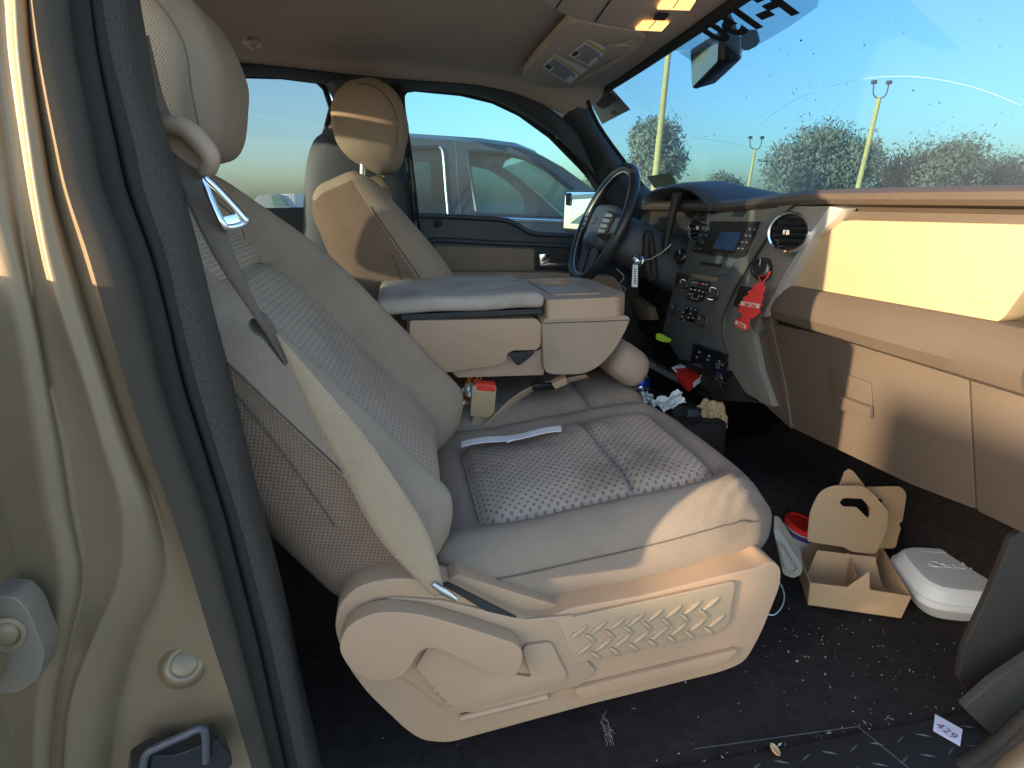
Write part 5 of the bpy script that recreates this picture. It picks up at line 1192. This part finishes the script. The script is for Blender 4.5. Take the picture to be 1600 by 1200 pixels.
# cup with red lid in the carrier
cu_ = thing('paper_cup', 'white printed paper cup with bright red lid in the cardboard carrier', 'cup', tuple(cp(.02, .17, .02)))
ca = Vector((.25, -.18, 1)).normalized(); cb = at(1247, 815, y=cp(0, Dp+.02, 0).y)-Vector((0, 0, .045))
b = bmesh.new(); lathe(b, [(0, 0), (.030, 0), (.042, .085), (.043, .087)], cb-ca*.05, ca, 28); cpo = obj('cup_body', b, mat('cup_print', (.72, .70, .72), .5, var=.25, vscale=40), cu_, .8)
b = bmesh.new(); lathe(b, [(.0425, .066), (.0435, .078)], cb-ca*.05, ca, 28); obj('cup_stripe', b, mat('navy_print', (.05, .04, .16), .5), cpo, .8)
b = bmesh.new(); lathe(b, [(.0455, .083), (.0465, .087), (.0465, .093), (.043, .096), (.040, .093), (0, .0935)], cb-ca*.05, ca, 30); obj('lid', b, mat('red_lid', (.80, .03, .02), .3), cu_, .8)
# plastic bottle lying behind
bo = thing('plastic_bottle', 'clear plastic bottle lying on the floor behind the drink carrier', 'bottle', tuple(at(1240, 805, z=.60)))
b0, b1 = at(1198, 806, z=.60), at(1275, 795, z=.605); ax = (b1-b0)
b = bmesh.new(); pr_ = [(0, 0), (.024, .0), (.030, .012)]
for k_ in range(9): pr_ += [(.031, .02+k_*.014), (.0285, .027+k_*.014)]
pr_ += [(.031, .15), (.026, .175), (.013, .195), (.013, .21), (0, .21)]
lathe(b, pr_, b0, ax, 22); obj('bottle_body', b, clearplastic('bottle_plastic'), bo, 1.2)
b = bmesh.new(); lathe(b, [(.0315, .075), (.0315, .12)], b0, ax, 22); obj('label_wrap', b, mat('blue_wrap', (.12, .2, .4), .4), bo, 1)
# clear lid leaning against the seat
lid = thing('plastic_lid', 'clear plastic food container lid leaning against the front of the passenger seat cover', 'container', tuple(at(1232, 870, z=.60)))
P = roundpoly([at(p[0], p[1], y=-.60) for p in ((1208, 826), (1218, 828), (1254, 885), (1253, 897), (1240, 904), (1224, 898))], .008)
b = prism(P, (.018, .03, .01), .003); obj('lid_shell', b, mat('milky_plastic', (.30, .265, .23), .25, var=.1), lid, .7)
b = bmesh.new(); tube(b, [p+Vector((0, -.002, 0)) for p in roundpoly([at(p[0], p[1], y=-.601) for p in ((1214, 845), (1220, 846), (1246, 888), (1240, 895), (1226, 888))], .005)], .002, 6, True); obj('lid_rim', b, MT['milky_plastic'], lid, 1)
# cable loop
b = bmesh.new(); tube(b, smoothloop([at(p[0], p[1], z=.57) for p in ((1215, 905), (1224, 922), (1225, 938), (1219, 952), (1208, 961), (1195, 958))], 5, False), .0016, 6); tag(obj('cable', b, mat('white_cable', (.7, .7, .68), .4), None, 1), 'thin white cable looping out from under the passenger seat', 'cable')
# foam box
fb = thing('foam_box', 'white hinged foam takeout box with embossed lid at the kick panel', 'takeout box', tuple(at(1480, 930, z=.57)))
zb = .562
base_px = [(1423, 918), (1428, 945), (1446, 970), (1470, 977), (1525, 975), (1560, 940), (1545, 890), (1500, 862), (1440, 875)]
cen = at(1484, 925, z=zb); e1 = (at(1530, 972, z=zb)-at(1440, 965, z=zb)).normalized(); e2 = Vector((-e1.y, e1.x, 0)); cen = at(1480, 934, z=zb)
def sq(h, s, n=48, pw=4.2, hx=.104, hy=.104):
    o = []
    for k_ in range(n):
        a_ = 2*math.pi*k_/n; c_, s_ = math.cos(a_), math.sin(a_); rr_ = (abs(c_)**pw+abs(s_)**pw)**(-1/pw)
        o.append(cen+e1*(hx*s*rr_*c_)+e2*(hy*s*rr_*s_)+Zu*h)
    return o
b = loft([sq(0, .80), sq(.004, .84), sq(.030, .965), sq(.034, 1.0), sq(.040, 1.0)]); obj('tray', b, M_foam, fb, .8)
b = loft([sq(.0402, 1.005), sq(.048, 1.0), sq(.050, .965), sq(.072, .86), sq(.078, .80), sq(.0785, .64), sq(.0775, .63), sq(.0775, .30)]); lido = obj('lid', b, M_foam, fb, .35)
put_text("Cane's", .036, 'embossed_name', M_foam, lido, cen+Zu*.0785+e2*.012, e1, e2, 1, .0007)
for s in (-1, 1):
    b = bmesh.new(); lathe(b, [(0, .003), (.006, .003), (.008, 0)], cen+e1*s*.070+e2*(-.066)+Zu*.073, (0, 0, 1), 14); obj('vent_dimple', b, M_foam, lido, .8)
b = bmesh.new(); add_box(b, (-.02, -.004, -.008), (.02, .004, .008), .002, 2, Matrix.Translation(cen-e2*.098+e1*.03+Zu*.036) @ Matrix.Rotation(math.atan2(e1.y, e1.x), 4, 'Z')); obj('clasp', b, M_foam, fb, .7)
# crumpled paper
def crumple(c, size, seed, m, name, parent=None, sub=4, amp=.45):
    b = bmesh.new(); bmesh.ops.create_icosphere(b, subdivisions=sub, radius=1)
    for v in b.verts:
        d = v.co.normalized(); q = d*1.7+Vector((seed, seed*.7, 0))
        k_ = 1+amp*(abs(noise.noise(q*1.1))*1.6-.5)+amp*.5*(abs(noise.noise(q*2.6))-.2)+amp*.25*abs(noise.noise(q*6))
        v.co = Vector((d.x*size[0], d.y*size[1], d.z*size[2]))*k_ + Vector(c)
    return obj(name, b, m, parent, .35)
c = at(1110, 655, y=.06)
pb = crumple(c, (.045, .045, .055), 4.2, M_kraft, 'paper_bag'); tag(pb, 'crumpled brown paper bag on the carpet hump beside the black box', 'paper bag')
# black box, tray things on the hump, front of the centre seat
bx_ = thing('floor_console', 'black plastic floor tray in front of the centre seat', 'floor console', tuple(at(1060, 610, y=.15)))
def pbx(q, y0, ext, m, name, parent, bev=.004): return obj(name, prism(roundpoly([at(p[0], p[1], y=y0) for p in q], .004), ext, bev), m, parent, .7)
z0 = at(1060, 600, y=.18).z
b = bmesh.new(); add_box(b, (.62, -.02, .60), (.90, .34, z0-.06), .01); obj('bin', b, M_black, bx_, .6)
pbx([(1012, 562), (1064, 592), (1062, 600), (1010, 572)], .20, (.03, .12, -.01), M_dark, 'bin_lid', bx_)
pbx([(1050, 632), (1100, 640), (1098, 682), (1075, 676), (1052, 655)], .06, (.0, .16, 0), M_black, 'front_bin', bx_)
pbx([(1075, 640), (1092, 642), (1092, 680), (1074, 676)], .045, (.0, .02, 0), M_dark, 'bin_end', bx_)
for k_ in range(3):
    b = bmesh.new(); c = at(1030+k_*8, 573+k_*4, y=.20); add_box(b, c-Vector((.01, .01, 0)), c+Vector((.01, .012, .006)), .002); obj('clip', b, M_glossb, bx_, .6)
# cigarette pack
pk = thing('cigarette_pack', 'red and white cigarette pack lying on the floor tray', 'cigarette pack', tuple(at(1080, 585, y=.16)))
P0, P1, P2, P3 = [at(p[0], p[1], y=q) for p, q in (((1049, 575), .24), ((1063, 569), .29), ((1098, 585), .17), ((1076, 602), .12))]
b = prism([P0, P1, P2, P3], (0, .0, -.022), .0008); obj('box', b, M_red, pk, .6)
def lq(u0, v0, u1, v1): return [P0.lerp(P3, u).lerp(P1.lerp(P2, u), v)+Zu*.0008 for u, v in ((u0, v0), (u1, v0), (u1, v1), (u0, v1))]
b = prism(lq(0, 0, .28, 1), Zu*.0006); obj('white_top', b, M_white, pk)
b = prism(lq(.07, .3, .20, .7), Zu*.0014); obj('crest', b, M_red, pk)
e_ = [P3+Zu*-.001, P2+Zu*-.001, P2+Zu*-.020, P3+Zu*-.020]; nn_ = Vector((-.2, -1, 0)).normalized()*.0012
b = prism([p+nn_ for p in (P3.lerp(P2, .35)+Zu*-.002, P2+Zu*-.002, P2+Zu*-.02, P3.lerp(P2, .35)+Zu*-.02)], nn_*.3); obj('side_label', b, M_white, pk)
for k_ in range(3):
    t = .5+.16*k_; a_ = P3.lerp(P2, t)+nn_*2.2; b = prism([a_+Zu*-.006, P3.lerp(P2, t+.05)+nn_*2.2+Zu*-.006, P3.lerp(P2, t+.05)+nn_*2.2+Zu*-.016, a_+Zu*-.016], nn_*.2); obj('stripe', b, M_ink, pk)
b = bmesh.new(); tube(b, [at(1097, 586, y=.16), at(1107, 594, y=.14)], .006, 8); tag(obj('white_plug', b, M_white, None, 1), 'small white plug beside the cigarette pack', 'plug')
# cans
for nm, lb, px, py, mm in (('drink_can', 'blue soda can standing upright in the floor tray', 1001, 589, mat('blue_can', (.02, .06, .45), .25, metal=.5, var=.2, vscale=30)), ('drink_can', 'red can top just below the blue soda can', 1003, 608, mat('red_can', (.45, .02, .03), .25, metal=.4, var=.3, vscale=30))):
    c = at(px, py, y=.26 if py < 600 else .20); cn = thing(nm, lb, 'can', (c.x, c.y, c.z-.12), 'soda cans in the floor tray')
    b = bmesh.new(); lathe(b, [(0, -.118), (.024, -.118), (.031, -.108), (.033, -.09), (.033, -.012), (.029, -.003)], c, (0, 0, 1), 26); obj('can_body', b, mm, cn, .8)
    b = bmesh.new(); lathe(b, [(.029, -.003), (.0285, .001), (.027, .001), (.0255, -.004), (0, -.004)], c, (0, 0, 1), 26); lo_ = obj('can_top', b, M_steel, cn, .8)
    b = bmesh.new(); lathe(b, [(0, -.0035), (.009, -.0035)], c+Vector((-.008, -.006, 0)), (0, 0, 1), 16); obj('opening', b, M_ink, lo_)
    b = bmesh.new(); tube(b, [c+Vector((.004+.008*math.cos(a), .004+.006*math.sin(a), -.001)) for a in [2*math.pi*k_/12 for k_ in range(12)]], .0012, 5, True); obj('tab', b, M_steel, lo_)
# napkins
def napkin(px, y0, seed, name, label, m=M_white):
    rows = []
    g = [[at(p[0], p[1], y=y0) for p in r_] for r_ in px]
    n = 14
    for i in range(n+1):
        row = []
        for j in range(n+1):
            u, v = i/n, j/n; p = g[0][0].lerp(g[0][1], v).lerp(g[1][0].lerp(g[1][1], v), u)
            p = p+Vector((0, .02*u, .012*noise.noise(Vector((u*4, v*4, seed)))+.01*abs(noise.noise(Vector((u*7, v*5, seed+3))))))+Vector((.006*noise.noise(Vector((u*5, v*5, seed+9))), .02*noise.noise(Vector((u*3, v*3, seed+5))), 0)); row.append(p)
        rows.append(row)
    o = obj(name, sheet(rows, .0006, (0, .3, -1)), m, None, .5); tag(o, label, 'napkin')
napkin((((1018, 626), (1062, 611)), ((1042, 648), (1076, 632))), .03, 2.3, 'napkin', 'white napkin with faint green print lying over the tray edge')
napkin((((1000, 612), (1016, 616)), ((1010, 632), (1036, 640))), .04, 6.1, 'napkin', 'crumpled white napkin tucked between the tray and the red can')
# bright green scrap
c = at(1036, 528, y=.32); tag(obj('green_scrap', prism(roundpoly([at(p[0], p[1], y=.32) for p in ((1025, 521), (1032, 521), (1050, 531), (1046, 535), (1033, 534), (1025, 530))], .003), (.01, .02, -.004), .002), mat('fluorescent_green', (.42, .62, .02), .6), None, .6), 'fluorescent green scrap under the dash beside the console', 'scrap')
# snack wrapper behind the buckle
b = bmesh.new(); rows = []
for i in range(15):
    row = []
    for j in range(15):
        u, v = i/14, j/14; p = at(713+34*v+6*u, 640-4*v-55*(1-u)+60*(0)+ (v*10-5)*0, y=-.10)
        p = at(712+ (1-u)*18 + v*26, 588+u*60-v*6, y=-.12)
        row.append(p+Vector((.004*noise.noise(Vector((u*5, v*5, 1))), .02*noise.noise(Vector((u*4, v*4, 4))), .006*noise.noise(Vector((u*6, v*6, 7))))))
    rows.append(row)
m = bpy.data.materials.new('snack_print'); m.use_nodes = True; nt = m.node_tree; p_ = nt.nodes['Principled BSDF']; p_.inputs['Roughness'].default_value = .25; p_.inputs['Metallic'].default_value = .4
tc = N_(nt, 'ShaderNodeTexCoord'); nz = N_(nt, 'ShaderNodeTexNoise'); nz.inputs['Scale'].default_value = 45; nz.inputs['Detail'].default_value = 1; rp = N_(nt, 'ShaderNodeValToRGB')
nt.links.new(tc.outputs['Object'], nz.inputs['Vector']); nt.links.new(nz.outputs[0], rp.inputs[0]); nt.links.new(rp.outputs[0], p_.inputs['Base Color'])
e = rp.color_ramp.elements; e[0].position = .36; e[0].color = (.75, .75, .75, 1); e[1].position = .62; e[1].color = (.6, .05, .03, 1)
for pos, c_ in ((.44, (.7, .72, .75, 1)), (.48, (.85, .35, .04, 1)), (.54, (.9, .5, .06, 1)), (.57, (.05, .05, .06, 1))):
    x_ = rp.color_ramp.elements.new(pos); x_.color = c_
rp.color_ramp.interpolation = 'CONSTANT'
tag(obj('snack_wrapper', sheet(rows, .0004, (0, 1, 0)), m, None, .4), 'crumpled silver and orange snack wrapper stuffed behind the red-button buckle', 'wrapper')
# paper strip on cushion
zc_ = .945
P = [at(p[0], p[1], z=z_) for p, z_ in (((721, 690), .925), ((722, 699), .925), ((800, 687), .935), ((878, 671), .955), ((877, 665), .955), ((800, 680), .937))]
rows = [[at(721+156*t, 690-24*t+(2 if k_ else 0)*0+8*k_-2*math.sin(t*9), z=.950+.030*t+.004*math.sin(t*11)+.003*k_) for k_ in (0, .5, 1)] for t in [i/24 for i in range(25)]]
tag(obj('paper_strip', sheet(rows, .0015, (0, 0, -1)), M_white, None, .8), 'long white folded paper strip lying on the passenger seat cushion', 'paper strip')
b = prism([at(p[0], p[1], z=.966) for p in ((790, 690), (806, 685), (803, 688), (793, 692))], Zu*.002); tag(obj('paper_scrap', b, M_white), 'tiny torn paper scrap beside the white strip on the seat', 'paper scrap')
# air freshener
XF = .838
fr = thing('air_freshener', 'red tree shaped card air freshener hanging from the dash knob', 'air freshener', tuple(at(1175, 470, x=XF)))
half = [(1191, 441), (1195, 450), (1193, 456), (1190, 462), (1193, 466), (1188, 472), (1191, 476), (1186, 482), (1188, 488), (1182, 493), (1178, 497), (1172, 497), (1170, 504), (1171, 512), (1166, 517), (1149, 509), (1147, 500), (1150, 497), (1158, 499), (1160, 490), (1153, 486), (1157, 480), (1153, 476), (1162, 470), (1160, 466), (1170, 460), (1168, 456), (1178, 450), (1176, 446), (1186, 442)]
b = prism(poly(half, x=XF), (.0018, 0, 0)); obj('card', b, M_redcard, fr)
b = prism(poly([(1158, 470), (1187, 475), (1186, 482), (1157, 477)], x=XF-.0006), (-.0004, 0, 0)); obj('name_band', b, mat('pale_pink', (.75, .55, .5), .7), fr)
b = prism(poly([(1150, 500), (1166, 508), (1165, 514), (1149, 506)], x=XF-.0006), (-.0004, 0, 0)); obj('scent_band', b, MT['pale_pink'], fr)
q = poly([(1158, 473), (1186, 478), (1172, 470)], x=XF-.0014); put_text('Little Trees', .013, 'brand_text', mat('red_ink', (.45, .03, .03), .6), fr, at(1172, 476.2, x=XF-.0014), q[1]-q[0], Vector((0, 0, 1)), .82)
q = poly([(1150, 503), (1166, 511)], x=XF-.0014); put_text('Strawberry', .009, 'scent_text', MT['red_ink'], fr, at(1157.6, 507.2, x=XF-.0014), q[1]-q[0], Vector((0, 0, 1)), .75)
b = bmesh.new(); tube(b, smoothloop([at(p[0], p[1], x=q_) for p, q_ in (((1190, 443), .838), ((1186, 432), .846), ((1196, 430), .842), ((1204, 424), .850), ((1198, 434), .845), ((1190, 443), .838))], 4, False), .0013, 6); obj('string', b, M_redcard, fr, 1)
# sill scraps
b = prism([at(p[0], p[1], z=.5605) for p in ((1461, 1116), (1504, 1140), (1500, 1166), (1458, 1142))], (0, 0, .0006)); ns = thing('paper_note', 'small white paper note with faint writing on the sill plate', 'note', tuple(at(1480, 1140, z=.56))); obj('sheet', b, mat('note_paper', (.72, .70, .80), .8, var=.03), ns)
c = at(1479, 1142, z=.562); put_text('429', .022, 'writing', mat('purple_ink', (.25, .12, .25), .7), ns, c, at(1495, 1153, z=.562)-at(1468, 1133, z=.562), Vector((.3, 1, 0)), 1, .0002)
b = bmesh.new(); c = at(1211, 1172, z=.562); lathe(b, [(0, .001), (.009, .0015), (.011, .003), (.0115, .001), (.010, -.001), (0, -.001)], c, (.2, -.1, 1), 18)
for v in b.verts: v.co.x = c.x+(v.co.x-c.x)*.62
tag(obj('crisp', b, mat('crisp_tan', (.6, .38, .18), .6, var=.2, vscale=60), None, 1), 'single tan crisp lying at the edge of the sill plate', 'crisp')
# lint and crumbs on the carpet
rr = random.Random(9); b = bmesh.new()
def speck(c, l, w, h=.0012):
    a = rr.uniform(0, 3.14); u = Vector((math.cos(a), math.sin(a), rr.uniform(-.2, .2))); v = Vector((-u.y, u.x, 0))
    b.faces.new([b.verts.new(c+u*l+Zu*h), b.verts.new(c+v*w+Zu*h*2), b.verts.new(c-u*l+Zu*h), b.verts.new(c-v*w+Zu*h)])
for i in range(230):
    if i < 120: px, py = rr.gauss(1340, 100), rr.gauss(1020, 50)
    elif i < 175: t = rr.random(); px, py = 1095+t*400+rr.gauss(0, 4), 1190-t*92+rr.gauss(0, 4)
    else: px, py = rr.uniform(470, 1500), rr.uniform(960, 1195)
    c = at(px, py, z=.556)
    if c.y < -.80 or c.x > 1.1: continue
    c.z = floor_z(c.x, c.y)+.002
    if i % 7 == 0: speck(c, rr.uniform(.003, .006), rr.uniform(.0012, .0022))
    else: speck(c, rr.uniform(.0012, .003), rr.uniform(.0006, .0012))
o = obj('crumbs', b, mat('pale_crumbs', (.55, .5, .42), .8, var=.3, vscale=80)); tag(o, 'pale crumbs and lint scattered over the black carpet', 'crumbs'); o['kind'] = 'stuff'
b = bmesh.new()
for k_ in range(12):
    p = at(945+rr.gauss(0, 4), 1128+rr.gauss(0, 10), z=.560); pts = [p]
    for q in range(6): pts.append(pts[-1]+Vector((rr.gauss(.0, .002), rr.gauss(-.003, .003), rr.uniform(-.0002, .0006))))
    tube(b, smoothloop(pts, 2, False), .0005, 4)
tag(obj('lint', b, mat('grey_lint', (.32, .27, .22), .9)), 'tuft of grey hair and lint on the carpet below the seat cover', 'lint')
